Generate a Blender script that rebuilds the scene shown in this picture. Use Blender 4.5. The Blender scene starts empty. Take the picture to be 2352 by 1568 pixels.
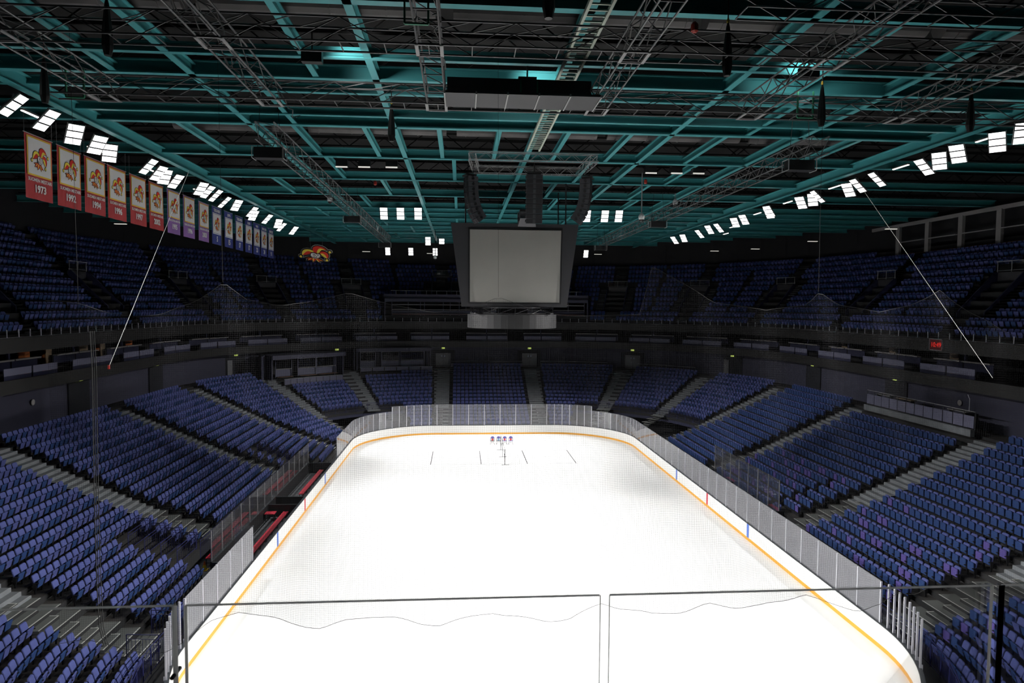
import bpy, math, random
import numpy as np
from mathutils import Vector, Matrix
random.seed(7)
sin, cos, pi = math.sin, math.cos, math.pi
sc = bpy.context.scene
COL = sc.collection

# ---------------------------------------------------------------- camera, world, exposure
CAM = (-3.698, -49.884, 15.153); YAW, PIT, ROL, FPX = .07457, .05196, .00714, 1564.9
fwd = Vector((sin(YAW)*cos(PIT), cos(YAW)*cos(PIT), -sin(PIT)))
r0 = Vector((cos(YAW), -sin(YAW), 0)); u0 = r0.cross(fwd)
rt = r0*cos(ROL)+u0*sin(ROL); up = -r0*sin(ROL)+u0*cos(ROL)
cd = bpy.data.cameras.new('camera'); cam = bpy.data.objects.new('camera', cd); COL.objects.link(cam)
cam.matrix_world = Matrix(((rt.x, up.x, -fwd.x, CAM[0]), (rt.y, up.y, -fwd.y, CAM[1]), (rt.z, up.z, -fwd.z, CAM[2]), (0, 0, 0, 1)))
cd.sensor_width = 36; cd.lens = FPX/2352*36; cd.clip_start = .1; cd.clip_end = 400
cd.dof.use_dof = True; cd.dof.focus_distance = 50; cd.dof.aperture_fstop = 6.0
sc.camera = cam
w = bpy.data.worlds.new('world'); sc.world = w; w.use_nodes = True
w.node_tree.nodes['Background'].inputs[0].default_value = (.0, .0, .0, 1)
w.node_tree.nodes['Background'].inputs[1].default_value = 0
sc.view_settings.view_transform = 'Standard'; sc.view_settings.look = 'None'
sc.view_settings.exposure = 0.0; sc.view_settings.gamma = 1; sc.view_settings.use_curve_mapping = False
sc.cycles.use_denoising = True
sc.cycles.max_bounces = 8; sc.cycles.diffuse_bounces = 4; sc.cycles.glossy_bounces = 4
sc.cycles.transparent_max_bounces = 32; sc.cycles.caustics_reflective = False; sc.cycles.caustics_refractive = False
sc.cycles.sample_clamp_indirect = 6
SPOT_W = 8000.0      # each floodlight
SPOT_ANG = .90
def project(p):
    v = Vector(p)-Vector(CAM); d = v.dot(fwd)
    if d < .5: return None
    return 1176+FPX*v.dot(rt)/d, 784-FPX*v.dot(up)/d, d

# ---------------------------------------------------------------- materials
def mat(name, col, rough=.6, metal=0, emit=None, estr=0, spec=.5, noise=None, bump=None):
    m = bpy.data.materials.new(name); m.use_nodes = True; nt = m.node_tree; b = nt.nodes['Principled BSDF']
    c = (*col, 1)
    b.inputs['Base Color'].default_value = c; b.inputs['Roughness'].default_value = rough
    b.inputs['Metallic'].default_value = metal; b.inputs['Specular IOR Level'].default_value = spec
    if emit: b.inputs['Emission Color'].default_value = (*emit, 1); b.inputs['Emission Strength'].default_value = estr
    if noise:
        sc_, amt = noise
        tc = nt.nodes.new('ShaderNodeTexCoord'); n = nt.nodes.new('ShaderNodeTexNoise'); n.inputs['Scale'].default_value = sc_
        n.inputs['Detail'].default_value = 4
        mp = nt.nodes.new('ShaderNodeMapRange'); mp.inputs['From Min'].default_value = .3; mp.inputs['From Max'].default_value = .7
        mp.inputs['To Min'].default_value = 1-amt; mp.inputs['To Max'].default_value = 1+amt
        mx = nt.nodes.new('ShaderNodeMix'); mx.data_type = 'RGBA'; mx.blend_type = 'MULTIPLY'; mx.inputs[0].default_value = 1
        mx.inputs[6].default_value = c
        nt.links.new(tc.outputs['Object'], n.inputs['Vector']); nt.links.new(n.outputs['Fac'], mp.inputs['Value'])
        nt.links.new(mp.outputs[0], mx.inputs[7]); nt.links.new(mx.outputs[2], b.inputs['Base Color'])
    return m
def glassmat(name, tint=(1, 1, 1), haze=.05, hcol=(.9, .9, .95), refl=1.0):
    m = bpy.data.materials.new(name); m.use_nodes = True; nt = m.node_tree; nt.nodes.clear()
    out = nt.nodes.new('ShaderNodeOutputMaterial'); t = nt.nodes.new('ShaderNodeBsdfTransparent'); t.inputs[0].default_value = (*tint, 1)
    g = nt.nodes.new('ShaderNodeBsdfGlossy'); g.inputs['Roughness'].default_value = .03
    d = nt.nodes.new('ShaderNodeBsdfDiffuse'); d.inputs[0].default_value = (*hcol, 1)
    f = nt.nodes.new('ShaderNodeFresnel'); f.inputs[0].default_value = 1.5
    mu = nt.nodes.new('ShaderNodeMath'); mu.operation = 'MULTIPLY'; mu.inputs[1].default_value = refl; mu.use_clamp = True
    m1 = nt.nodes.new('ShaderNodeMixShader'); m2 = nt.nodes.new('ShaderNodeMixShader'); m2.inputs[0].default_value = haze
    nt.links.new(f.outputs[0], mu.inputs[0]); nt.links.new(mu.outputs[0], m1.inputs[0])
    nt.links.new(t.outputs[0], m1.inputs[1]); nt.links.new(g.outputs[0], m1.inputs[2])
    nt.links.new(m1.outputs[0], m2.inputs[1]); nt.links.new(d.outputs[0], m2.inputs[2]); nt.links.new(m2.outputs[0], out.inputs[0])
    return m
def edgemat(name, col):                                  # a pane's cut edge: light passes through it
    m = bpy.data.materials.new(name); m.use_nodes = True; nt = m.node_tree; nt.nodes.clear()
    out = nt.nodes.new('ShaderNodeOutputMaterial'); t = nt.nodes.new('ShaderNodeBsdfTranslucent'); t.inputs[0].default_value = (*col, 1)
    d = nt.nodes.new('ShaderNodeBsdfDiffuse'); d.inputs[0].default_value = (*col, 1); ms = nt.nodes.new('ShaderNodeMixShader'); ms.inputs[0].default_value = .3
    nt.links.new(t.outputs[0], ms.inputs[1]); nt.links.new(d.outputs[0], ms.inputs[2]); nt.links.new(ms.outputs[0], out.inputs[0]); return m
def netmat(name, cell, cord, col):
    m = bpy.data.materials.new(name); m.use_nodes = True; nt = m.node_tree; nt.nodes.clear()
    out = nt.nodes.new('ShaderNodeOutputMaterial'); t = nt.nodes.new('ShaderNodeBsdfTransparent'); d = nt.nodes.new('ShaderNodeBsdfDiffuse')
    d.inputs[0].default_value = (*col, 1)
    uv = nt.nodes.new('ShaderNodeUVMap'); sp = nt.nodes.new('ShaderNodeSeparateXYZ'); nt.links.new(uv.outputs[0], sp.inputs[0])
    outs = []
    for k in (0, 1):
        a = nt.nodes.new('ShaderNodeMath'); a.operation = 'DIVIDE'; a.inputs[1].default_value = cell; nt.links.new(sp.outputs[k], a.inputs[0])
        f = nt.nodes.new('ShaderNodeMath'); f.operation = 'FRACT'; nt.links.new(a.outputs[0], f.inputs[0])
        l = nt.nodes.new('ShaderNodeMath'); l.operation = 'LESS_THAN'; l.inputs[1].default_value = cord/cell; nt.links.new(f.outputs[0], l.inputs[0]); outs.append(l)
    mx = nt.nodes.new('ShaderNodeMath'); mx.operation = 'MAXIMUM'; nt.links.new(outs[0].outputs[0], mx.inputs[0]); nt.links.new(outs[1].outputs[0], mx.inputs[1])
    ms = nt.nodes.new('ShaderNodeMixShader'); nt.links.new(mx.outputs[0], ms.inputs[0]); nt.links.new(t.outputs[0], ms.inputs[1]); nt.links.new(d.outputs[0], ms.inputs[2])
    nt.links.new(ms.outputs[0], out.inputs[0]); return m
M = dict(
    ice=mat('ice', (.88, .88, .87), .35, noise=(.35, .02)),
    board=mat('board_white', (.86, .86, .84), .3), kick=mat('kick_yellow', (.72, .34, .03), .4), cap=mat('cap_grey', (.03, .035, .04), .4),
    red=mat('line_red', (.55, .03, .05), .5), blueline=mat('line_blue', (.06, .15, .55), .5), brown=mat('ad_brown', (.4, .2, .05), .5),
    edgeg=edgemat('edge_grey', (.8, .82, .82)), edgew=edgemat('edge_white', (1, 1, .97)), alu=mat('aluminium', (.62, .62, .68), .35, .3), alud=mat('dull_aluminium', (.3, .3, .31), .45, .3),
    seat=mat('seat_blue', (.060, .074, .215), .75, spec=.25, noise=(3, .12)), seatv=mat('seat_violet', (.075, .058, .22), .75, spec=.25),
    seatd=mat('seat_deep_blue', (.018, .042, .135), .75, spec=.25), seatf=mat('seat_frame_black', (.006, .006, .008), .5),
    conc=mat('concrete_grey', (.145, .155, .165), .85, noise=(1.5, .15)), step=mat('step_edge', (.38, .39, .40), .8),
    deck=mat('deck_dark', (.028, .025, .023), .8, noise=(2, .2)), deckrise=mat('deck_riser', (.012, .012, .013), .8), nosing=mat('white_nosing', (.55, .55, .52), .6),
    tread=mat('tread_grey', (.10, .105, .10), .8),
    wallv=mat('wall_violet_grey', (.032, .032, .056), .8, noise=(.3, .1)), wallk=mat('wall_black', (.010, .010, .012), .7), wallb=mat('wall_navy', (.02, .022, .06), .7),
    fascia=mat('fascia_black', (.009, .0085, .008), .6), panel=mat('panel_lavender', (.115, .115, .175), .7), slate=mat('panel_slate', (.055, .055, .09), .7),
    ledge=mat('ledge_grey', (.26, .25, .25), .5), wood=mat('wood_brown', (.16, .07, .03), .6), orange=mat('orange_wall', (.40, .11, .02), .7), beige=mat('beige_wall', (.30, .22, .14), .7),
    teal=mat('beam_teal', (.062, .30, .315), .4, spec=.4), duct=mat('duct_grey', (.09, .085, .085), .6, noise=(.8, .25)), roof=mat('roof_dark', (.006, .006, .0062), .9, noise=(.5, .3)),
    roofp=mat('roof_panel', (.05, .045, .05), .85, noise=(.4, .5)),
    truss=mat('truss_black', (.10, .10, .102), .5, 0), trussg=mat('truss_grey', (.30, .30, .30), .5, 0), catw=mat('catwalk_cream', (.45, .5, .42), .6),
    black=mat('black_paint', (.008, .008, .009), .5), dgrey=mat('dark_grey', (.03, .03, .035), .6), housing=mat('cube_housing', (.035, .035, .04), .6),
    screen=mat('screen_grey', (.31, .30, .28), .8, noise=(.5, .05)), ringm=mat('ring_display', (.022, .022, .023), .5),
    spk=mat('speaker_grey', (.05, .05, .057), .6), spkd=mat('speaker_grille', (.015, .015, .018), .7),
    redb=mat('bench_red', (.50, .03, .055), .45), rubber=mat('rubber_floor', (.10, .105, .115), .8, noise=(4, .3)), navy=mat('rail_navy', (.016, .018, .085), .45),
    white=mat('white', (.8, .8, .8), .6), cloth_r=mat('banner_red', (.42, .045, .05), .8), cloth_p=mat('banner_purple', (.26, .13, .38), .8), cloth_n=mat('banner_navy', (.035, .05, .24), .8),
    b_white=mat('banner_white', (.86, .84, .84), .85), b_yel=mat('banner_yellow', (.72, .45, .05), .8), e_red=mat('emblem_red', (.62, .025, .012), .7), e_yel=mat('emblem_yellow', (.85, .68, .08), .7),
    e_or=mat('emblem_orange', (.6, .2, .04), .7), e_blk=mat('emblem_black', (.01, .01, .01), .7), e_gry=mat('emblem_grey', (.35, .35, .33), .6), e_white=mat('emblem_white', (.75, .73, .7), .7),
    lens=mat('lamp_lens', (.9, .9, .9), .3, emit=(1, .985, .98), estr=2.2), lens2=mat('tube_lens', (.9, .9, .85), .3, emit=(1, .93, .85), estr=5),
    lensdim=mat('lamp_lens_dim', (.8, .8, .75), .3, emit=(1, .97, .88), estr=.55),
    exit=mat('exit_light', (.2, .3, .05), .5, emit=(.65, .8, .18), estr=.75), exitd=mat('exit_dark', (.02, .05, .02), .5),
    digit=mat('digit_red', (.3, .01, .01), .5, emit=(1, .03, .02), estr=.55), dimred=mat('display_red', (.02, .002, .002), .5, emit=(.12, .0, .003), estr=.15),
    num=mat('number_white', (.35, .38, .5), .6), numbg=mat('number_blue', (.03, .04, .12), .6),
    cone_o=mat('cone_orange', (.55, .12, .02), .5), cone_y=mat('cone_yellow', (.55, .40, .02), .5),
    green=mat('strap_green', (.03, .22, .12), .6), redd=mat('beacon_red', (.4, .03, .02), .4), rope=mat('rope_grey', (.3, .3, .28), .6), roped=mat('rope_dark', (.03, .03, .03), .6),
    aqua=mat('court_line', (.01, .01, .012), .6), courtl=mat('court_line_light', (.16, .17, .18), .6), winb=mat('door_glass', (.10, .16, .15), .3, emit=(.35, .5, .45), estr=.05),
    doorg=mat('door_grey', (.14, .14, .15), .6), doorb=mat('portal_black', (.006, .007, .012), .8), paper=mat('paper_white', (.6, .6, .6), .8),
    aidb=mat('aid_blue', (.14, .13, .42), .5), aidr=mat('aid_red', (.6, .03, .04), .5), aidc=mat('aid_cyan', (.2, .42, .65), .5),
    glass=glassmat('shield_glass', (.94, .95, .96), .08, (.85, .85, .92), 1.35), glassc=glassmat('clear_glass', (.97, .98, .98), .012, (.8, .8, .85), .6),
    glassr=glassmat('railing_glass', (.985, .99, .99), .004, (.8, .8, .8), .55), glassd=glassmat('suite_glass', (.5, .5, .52), .01, (.3, .3, .3), .6),
    net=netmat('net_cord', .060, .0032, (.05, .05, .053)), netf=netmat('net_fine', .05, .009, (.05, .05, .05)),
    bracket=mat('bracket_grey', (.12, .12, .12), .5, .3), hoist=mat('hoist_black', (.008, .008, .008), .5), yhook=mat('hook_yellow', (.5, .35, .04), .5),
)

# ---------------------------------------------------------------- mesh helpers
class MB:
    def __init__(s): s.v = []; s.f = []; s.m = []; s.uv = None
    def add(s, vs, fs, mi=0):
        n = len(s.v); s.v += [tuple(v) for v in vs]
        for f in fs: s.f.append(tuple(n+i for i in f)); s.m.append(mi)
    def box(s, c, d, rz=0, mi=0):
        ca, sa = cos(rz), sin(rz); vs = []
        for z in (-1, 1):
            for x, y in ((-1, -1), (1, -1), (1, 1), (-1, 1)):
                a, b = x*d[0]/2, y*d[1]/2; vs.append((c[0]+a*ca-b*sa, c[1]+a*sa+b*ca, c[2]+z*d[2]/2))
        s.add(vs, [(3, 2, 1, 0), (4, 5, 6, 7), (0, 1, 5, 4), (1, 2, 6, 5), (2, 3, 7, 6), (3, 0, 4, 7)], mi); return s
    def bar(s, a, b, w, h, mi=0):                       # rectangular bar a->b, w sideways, h up
        a, b = Vector(a), Vector(b); t = (b-a).normalized()
        side = t.cross(Vector((0, 0, 1)));
        if side.length < .01: side = Vector((1, 0, 0))
        side.normalize(); u = side.cross(t).normalized(); vs = []
        for p in (a, b):
            for i, j in ((-1, -1), (1, -1), (1, 1), (-1, 1)): vs.append(p+side*(i*w/2)+u*(j*h/2))
        s.add(vs, [(0, 1, 2, 3), (7, 6, 5, 4), (0, 4, 5, 1), (1, 5, 6, 2), (2, 6, 7, 3), (3, 7, 4, 0)], mi); return s
    def tube(s, a, b, r, n=6, mi=0, r2=None, caps=True):
        a, b = Vector(a), Vector(b); t = (b-a).normalized(); x = t.orthogonal().normalized(); y = t.cross(x); r2 = r if r2 is None else r2; vs = []
        for p, q in ((a, r), (b, r2)):
            for k in range(n): an = 2*pi*k/n; vs.append(p+x*cos(an)*q+y*sin(an)*q)
        fs = [(k, (k+1) % n, n+(k+1) % n, n+k) for k in range(n)]
        if caps: fs += [tuple(range(n-1, -1, -1)), tuple(range(n, 2*n))]
        s.add(vs, fs, mi); return s
    def path(s, pts, r, n=5, mi=0):
        for a, b in zip(pts, pts[1:]): s.tube(a, b, r, n, mi)
        return s
    def ibeam(s, a, b, H=.6, W=.32, tf=.05, tw=.03, mi=0):
        a, b = Vector(a), Vector(b)
        for dz, w_, h_ in ((-H/2, W, tf), (H/2, W, tf), (0, tw, H-tf)): s.bar(a+Vector((0, 0, dz)), b+Vector((0, 0, dz)), w_, h_, mi)
        return s
    def prism(s, poly, M_, th, mi=0):                   # 2-D polygon extruded by th along local z, placed with matrix
        n = len(poly); vs = [M_ @ Vector((x, y, 0)) for x, y in poly]+[M_ @ Vector((x, y, th)) for x, y in poly]
        s.add(vs, [tuple(range(n-1, -1, -1)), tuple(range(n, 2*n))]+[(k, (k+1) % n, n+(k+1) % n, n+k) for k in range(n)], mi); return s
    def lathe(s, prof, c, n=12, mi=0):
        vs = []; m = len(prof)
        for r, z in prof:
            for k in range(n): vs.append((c[0]+r*cos(2*pi*k/n), c[1]+r*sin(2*pi*k/n), c[2]+z))
        fs = [(i*n+k, i*n+(k+1) % n, (i+1)*n+(k+1) % n, (i+1)*n+k) for i in range(m-1) for k in range(n)]
        fs += [tuple(range(n-1, -1, -1)), tuple((m-1)*n+k for k in range(n))]
        s.add(vs, fs, mi); return s
    def mesh(s, name, mats, smooth=False):
        me = bpy.data.meshes.new(name); me.from_pydata(s.v, [], s.f)
        for m in (mats if isinstance(mats, (list, tuple)) else [mats]): me.materials.append(m)
        me.polygons.foreach_set('material_index', s.m)
        if smooth: me.polygons.foreach_set('use_smooth', [True]*len(s.f))
        me.update(); return me
    def obj(s, name, mats, parent=None, loc=None, rz=0, smooth=False):
        o = bpy.data.objects.new(name, s.mesh(name, mats, smooth)); COL.objects.link(o)
        if parent: o.parent = parent
        if loc: o.location = loc
        o.rotation_euler[2] = rz; return o
def tag(o, label=None, cat=None, group=None, kind=None):
    if label: o['label'] = label
    if cat: o['category'] = cat
    if group: o['group'] = group
    if kind: o['kind'] = kind
    return o
def empty(name, loc=(0, 0, 0), rz=0):
    o = bpy.data.objects.new(name, None); o.empty_display_size = .2; COL.objects.link(o); o.location = loc; o.rotation_euler[2] = rz; return o
def struct(mb, name, mats, label, cat): return tag(mb.obj(name, mats), label, cat, kind='structure')
def kids(o): return [c for c in bpy.data.objects if c.parent == o]
ORD = ['zeroth', 'first', 'second', 'third', 'fourth', 'fifth', 'sixth', 'seventh', 'eighth', 'ninth', 'tenth', 'eleventh', 'twelfth', 'thirteenth', 'fourteenth', 'fifteenth', 'sixteenth', 'seventeenth', 'eighteenth', 'nineteenth', 'twentieth', 'twenty-first', 'twenty-second', 'twenty-third', 'twenty-fourth', 'twenty-fifth', 'twenty-sixth', 'twenty-seventh', 'twenty-eighth', 'twenty-ninth', 'thirtieth', 'thirty-first', 'thirty-second', 'thirty-third', 'thirty-fourth', 'thirty-fifth', 'thirty-sixth', 'thirty-seventh', 'thirty-eighth', 'thirty-ninth', 'fortieth']
def text(body, size, material, parent, mtx, name='lettering', bold=.012, ext=.004, xs=1.0, align='CENTER'):
    c = bpy.data.curves.new(name, 'FONT'); c.body = body; c.size = size; c.align_x = align; c.align_y = 'CENTER'
    c.extrude = ext; c.offset = bold*size; c.resolution_u = 3
    o = bpy.data.objects.new(name, c); COL.objects.link(o); c.materials.append(material); o.parent = parent
    o.matrix_local = mtx @ Matrix.Diagonal((xs, 1, 1, 1)); return o

# ---------------------------------------------------------------- the bowl's plan: a ring around the rink
# g runs along the ring: right side -21.5..21.5 (y), far right corner ..51.5, far end ..64.5, far left corner ..94.5, left side ..137.5, near corners beyond
def ring(g, d):
    R = 8.5+d
    if g < -21.5: a = math.radians(-(-21.5-g)*3); c = (6.5, -21.5); return c[0]+R*cos(a), c[1]+R*sin(a), cos(a), sin(a)
    if g <= 21.5: return 15+d, g, 1, 0
    if g <= 51.5: a = math.radians((g-21.5)*3); return 6.5+R*cos(a), 21.5+R*sin(a), cos(a), sin(a)
    if g <= 64.5: return 58-g, 30+d, 0, 1
    if g <= 94.5: a = math.radians(90+(g-64.5)*3); return -6.5+R*cos(a), 21.5+R*sin(a), cos(a), sin(a)
    if g <= 137.5: return -15-d, 116-g, -1, 0
    a = math.radians(180+(g-137.5)*3); return -6.5+R*cos(a), -21.5+R*sin(a), cos(a), sin(a)
BR = [-51.5, -21.5, 21.5, 51.5, 64.5, 94.5, 137.5, 167.5]
def stations(g0, g1, step=1.25):
    out = [g0]
    for a, b, curved in zip(BR, BR[1:], (1, 0, 1, 0, 1, 0, 1)):
        lo, hi = max(a, g0), min(b, g1)
        if hi <= lo: continue
        n = max(1, int(math.ceil((hi-lo)/step))) if curved else 1
        out += [lo+(hi-lo)*k/n for k in range(1, n+1)]
    return out
def sweep(mb, prof, g0, g1, mis=None, step=1.25, close=False):
    st = stations(g0, g1, step); n = len(prof); vs = []
    for g in st:
        for d, z in prof: x, y, _, _ = ring(g, d); vs.append((x, y, z))
    m = n if close else n-1
    for k in range(m):
        fs = [(i*n+k, i*n+(k+1) % n, (i+1)*n+(k+1) % n, (i+1)*n+k) for i in range(len(st)-1)]
        if k == 0: mb.add(vs, fs, mis[k] if mis else 0); base = len(mb.v)-len(vs)
        else:
            for f in fs: mb.f.append(tuple(base+i for i in f)); mb.m.append(mis[k] if mis else 0)
    if close:
        for e in (0, (len(st)-1)*n): mb.f.append(tuple(base+e+k for k in (range(n) if e else range(n-1, -1, -1)))); mb.m.append(0)
    return mb
def along(g0, g1, d, step, pad=0):                       # evenly spaced places along the ring at offset d
    gs = np.linspace(g0, g1, 400); P = np.array([ring(g, d)[:2] for g in gs]); L = np.concatenate([[0], np.cumsum(np.hypot(*np.diff(P, axis=0).T))])
    tot = L[-1]-2*pad; n = int(tot/step)
    if n < 1: return []
    off = pad+(tot-(n-1)*step)/2 if n > 1 else L[-1]/2
    return [float(np.interp(off+k*step, L, gs)) for k in range(n)]
# lower bowl rows: m = 0..6 below (telescopic), k = 0..10 above
LOW = [(7.85-.85*m, max(.03, 2.0-.295*m)) for m in range(7, -1, -1)]; HIGH = [(8.7+.85*k, 2.3+.38*k) for k in range(11)]
ROWS = LOW+HIGH
UP = [(18.95+.82*k, 13.0+.70*k) for k in range(13)]

# ---------------------------------------------------------------- lights: one spot per floodlight, built with its lamp further down
FLOODS_L = [-33.5, -30.4, -27.2, -24.6, -22.0, -19.98, -17.7, -15.2, -13.04, -11.12, -7.6, -5.5, -4.3, -2.7, .1, 1.4, 3.06, 6.4, 8.0, 12.0, 14.4, 16.9, 20.5, 23.6, 26.8]  # first two are out of view, put in to light the near ice
FLOODS_R = [-33.5, -30.4, -27.0, -24.4, -22.2, -20.0, -18.3, -15.73, -14.0, -12.4, -8.5, -6.29, -4.7, -1.73, -.33, 1.15, 6.0, 7.0, 11.53, 13.7, 18.2, 19.8, 24.0, 28.8, 31.3]  # likewise starts with two unseen lamps, added for the near end's light

# ---------------------------------------------------------------- setting: floors, terraces, walls, roof
mb = MB(); mb.box((0, 0, -.06), (120, 130, .1)); struct(mb, 'floor', M['wallk'], 'dark arena floor under and around the stands', 'floor')
def rink_outline(off=0, n=14):
    P = []; R = 8.5+off
    for cx, cy, a0 in ((6.5, -21.5, -90), (6.5, 21.5, 0), (-6.5, 21.5, 90), (-6.5, -21.5, 180)):
        for k in range(n+1): a = math.radians(a0+90*k/n); P.append((cx+R*cos(a), cy+R*sin(a)))
    return P
mb = MB(); P = rink_outline(.02); mb.add([(x, y, 0) for x, y in P], [tuple(range(len(P)))]); mb.add([(x, y, -.009) for x, y in P], [tuple(range(len(P)-1, -1, -1))])
struct(mb, 'floor_ice', M['ice'], 'white ice sheet of the hockey rink', 'ice')

AIS = [(-34.0, -31.6), (-21.0, -18.6), (-7.75, -5.6), (7.5, 9.7), (21.6, 24.0), (31.5, 33.6), (40.6, 42.7), (50.7, 52.8)]
AIS = AIS+[(116-b, 116-a) for a, b in AIS]
AIS.sort()
def row_prof(rows, front):
    p = [(rows[0][0]-.5, front)]
    for i, (d, z) in enumerate(rows):
        p += [(d-.5, z), (d+.35, z)]
    return p
LOWSPANS = [(-51.5, -5.0, 0), (-5.0, 8.2, 2), (8.2, 24.0, 0), (46.5, 69.5, 1), (82.4, 101.7, 0), (101.7, 128.3, 3), (128.3, 167.5, 0)]
for g0, g1, s in LOWSPANS:
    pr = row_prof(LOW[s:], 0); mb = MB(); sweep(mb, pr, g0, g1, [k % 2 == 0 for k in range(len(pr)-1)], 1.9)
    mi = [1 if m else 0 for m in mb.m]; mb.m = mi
    for g in (g0, g1):                                   # close the ends of the telescopic decks
        if -51 < g < 167:
            vs = [(*ring(g, d)[:2], z) for d, z in pr+[(8.2, 0)]]; mb.add(vs, [tuple(range(len(vs)))], 1)
    struct(mb, 'floor_telescopic_deck', [M['deck'], M['deckrise']], 'dark stepped deck under the %s rows of blue seats' % {-51: 'lowest near right', -5: 'middle right penalty box', 8: 'lowest far right', 46: 'lowest far end', 82: 'lowest far left', 101: 'left bench side', 128: 'lowest near left'}[int(g0)], 'floor')
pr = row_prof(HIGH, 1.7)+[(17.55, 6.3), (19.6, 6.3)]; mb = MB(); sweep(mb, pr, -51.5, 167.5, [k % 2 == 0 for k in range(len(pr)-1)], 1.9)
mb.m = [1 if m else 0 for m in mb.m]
struct(mb, 'floor_lower_terrace', [M['deck'], M['deckrise']], 'dark concrete terrace carrying the upper rows of the lower bowl', 'floor')
# wall below the terrace front at the open corners
mb = MB(); sweep(mb, [(8.25, 1.72), (8.25, 1.35), (8.9, 1.35), (8.9, 1.2)], 23.0, 46.6); sweep(mb, [(8.25, 1.72), (8.25, 1.35), (8.9, 1.35), (8.9, 1.2)], 69.4, 82.6)
sweep(mb, [(10.6, 1.4), (10.6, 0)], 23, 46.6, [1, 1]); sweep(mb, [(10.6, 1.4), (10.6, 0)], 69.4, 82.6, [1, 1])
struct(mb, 'trim_1', [M['wallb'], M['doorb']], 'navy edge beam over the dark corner entrances beside the rink', 'trim')
# concourse wall, fascias, suite ring
def ringwall(name, prof, mats, mis, label, cat, g0=-51.5, g1=167.5, step=1.9):
    mb = MB(); sweep(mb, prof, g0, g1, mis, step); return struct(mb, name, mats, label, cat)
ringwall('wall_concourse', [(19.5, 6.3), (19.5, 9.25)], M['wallv'], None, 'violet grey wall running behind the lower bowl', 'wall')
ringwall('trim_2', [(19.6, 9.25), (17.8, 9.2), (17.8, 10.1), (18.0, 10.1), (18.0, 9.6), (23.2, 9.6)], M['fascia'], None, 'black lower fascia band below the suites', 'trim')
ringwall('wall_suites', [(23.2, 9.6), (23.2, 12.0)], M['wallk'], None, 'dark back wall of the suite level', 'wall')
ringwall('trim_3', [(23.3, 12.0), (17.8, 11.86), (17.8, 12.82), (18.1, 12.82)], M['fascia'], None, 'black upper fascia band above the suites', 'trim')
pr = row_prof(UP, 12.8)+[(29.2, 21.6)]; pr = [(18.1, 12.8)]+pr[1:]
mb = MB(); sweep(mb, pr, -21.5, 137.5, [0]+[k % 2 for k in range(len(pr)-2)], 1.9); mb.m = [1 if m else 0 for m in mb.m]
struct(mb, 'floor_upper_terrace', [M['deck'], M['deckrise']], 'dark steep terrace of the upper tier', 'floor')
ringwall('wall_back', [(29.2, 21.4), (29.2, 27.5)], M['wallk'], None, 'black back wall above the last upper row', 'wall', -21.5, 137.5)
mb = MB(); mb.box((0, 0, 27.2), (104, 128, .1)); struct(mb, 'ceiling', M['roof'], 'dark roof deck above the beams', 'ceiling')

# aisle stairs
def aisle(g0, g1, idx):
    mb = MB()
    for k, (d, z) in enumerate(HIGH):
        for h in (0, 1):                                 # two steps a row, light grey
            dd = d-.515-.425*(1-h); zz = z+.012-.19*(1-h)
            prof = [(dd, zz-.19), (dd, zz), (dd+.06, zz), (dd+.47, zz), (dd+.47, zz-.15)]
            sweep(mb, prof, g0+.05, g1-.05, [1, 2, 0, 0], 1.9)
    low = any(a <= (g0+g1)/2 <= b for a, b, _ in LOWSPANS) or idx in (5, 6, 10, 11)
    if low:
        for d, z in LOW[(1 if 44 < g0 < 70 else 3 if 101 < g0 < 128 else 2 if -6 < g0 < 8.1 else 0):]:
            gm = g0+(g1-g0)*.62
            sweep(mb, [(d-.5, z-.02), (d-.5, z+.012), (d-.44, z+.012)], g0+.05, g1-.05, [4, 3], 1.9)
            sweep(mb, [(d-.44, z+.012), (d+.34, z+.012)], g0+.05, g1-.05, [4], 1.9)
            dd = d-.05                                   # half step with its L-shaped white edge
            sweep(mb, [(dd, z+.014), (dd, z+.155), (dd+.4, z+.155), (dd+.4, z+.014)], g0+.05 if g0 < 58 else g1-(gm-g0), gm if g0 < 58 else g1-.05, [5, 4, 5, 5], 1.9, True); sweep(mb, [(dd, z+.16), (dd+.05, z+.16)], g0+.05 if g0 < 58 else g1-(gm-g0), gm if g0 < 58 else g1-.05, [3], 1.9)
            e = gm if g0 < 58 else g1-(gm-g0)
            sweep(mb, [(dd+.05, z+.165), (dd+.4, z+.165)], e-.05 if g0 < 58 else e, e if g0 < 58 else e+.05, [3], 1.9)
    x = ring((g0+g1)/2, 10); side = 'right stand' if x[0] > 13 and x[1] < 24 else 'left stand' if x[0] < -13 and x[1] < 24 else 'far end'
    o = mb.obj('aisle_stair', [M['conc'], M['conc'], M['step'], M['nosing'], M['tread'], M['deckrise']])
    return o, side
cnt = {}
alist = []
for i, (a, b) in enumerate(AIS):
    o, side = aisle(a, b, i); x, y = ring((a+b)/2, 12)[:2]; alist.append((o, side, x, y))
for side in ('right stand', 'left stand', 'far end'):
    L = [t for t in alist if t[1] == side]; L.sort(key=lambda t: t[3] if side != 'far end' else t[2])
    for n, t in enumerate(L):
        w_ = 'grey stepped aisle in the %s, %s one %s' % (side, ORD[n+1], 'counting away from the camera' if side != 'far end' else 'counting from left to right')
        tag(t[0], w_, 'stairs', 'aisle stairs of the lower bowl', 'structure')

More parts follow.
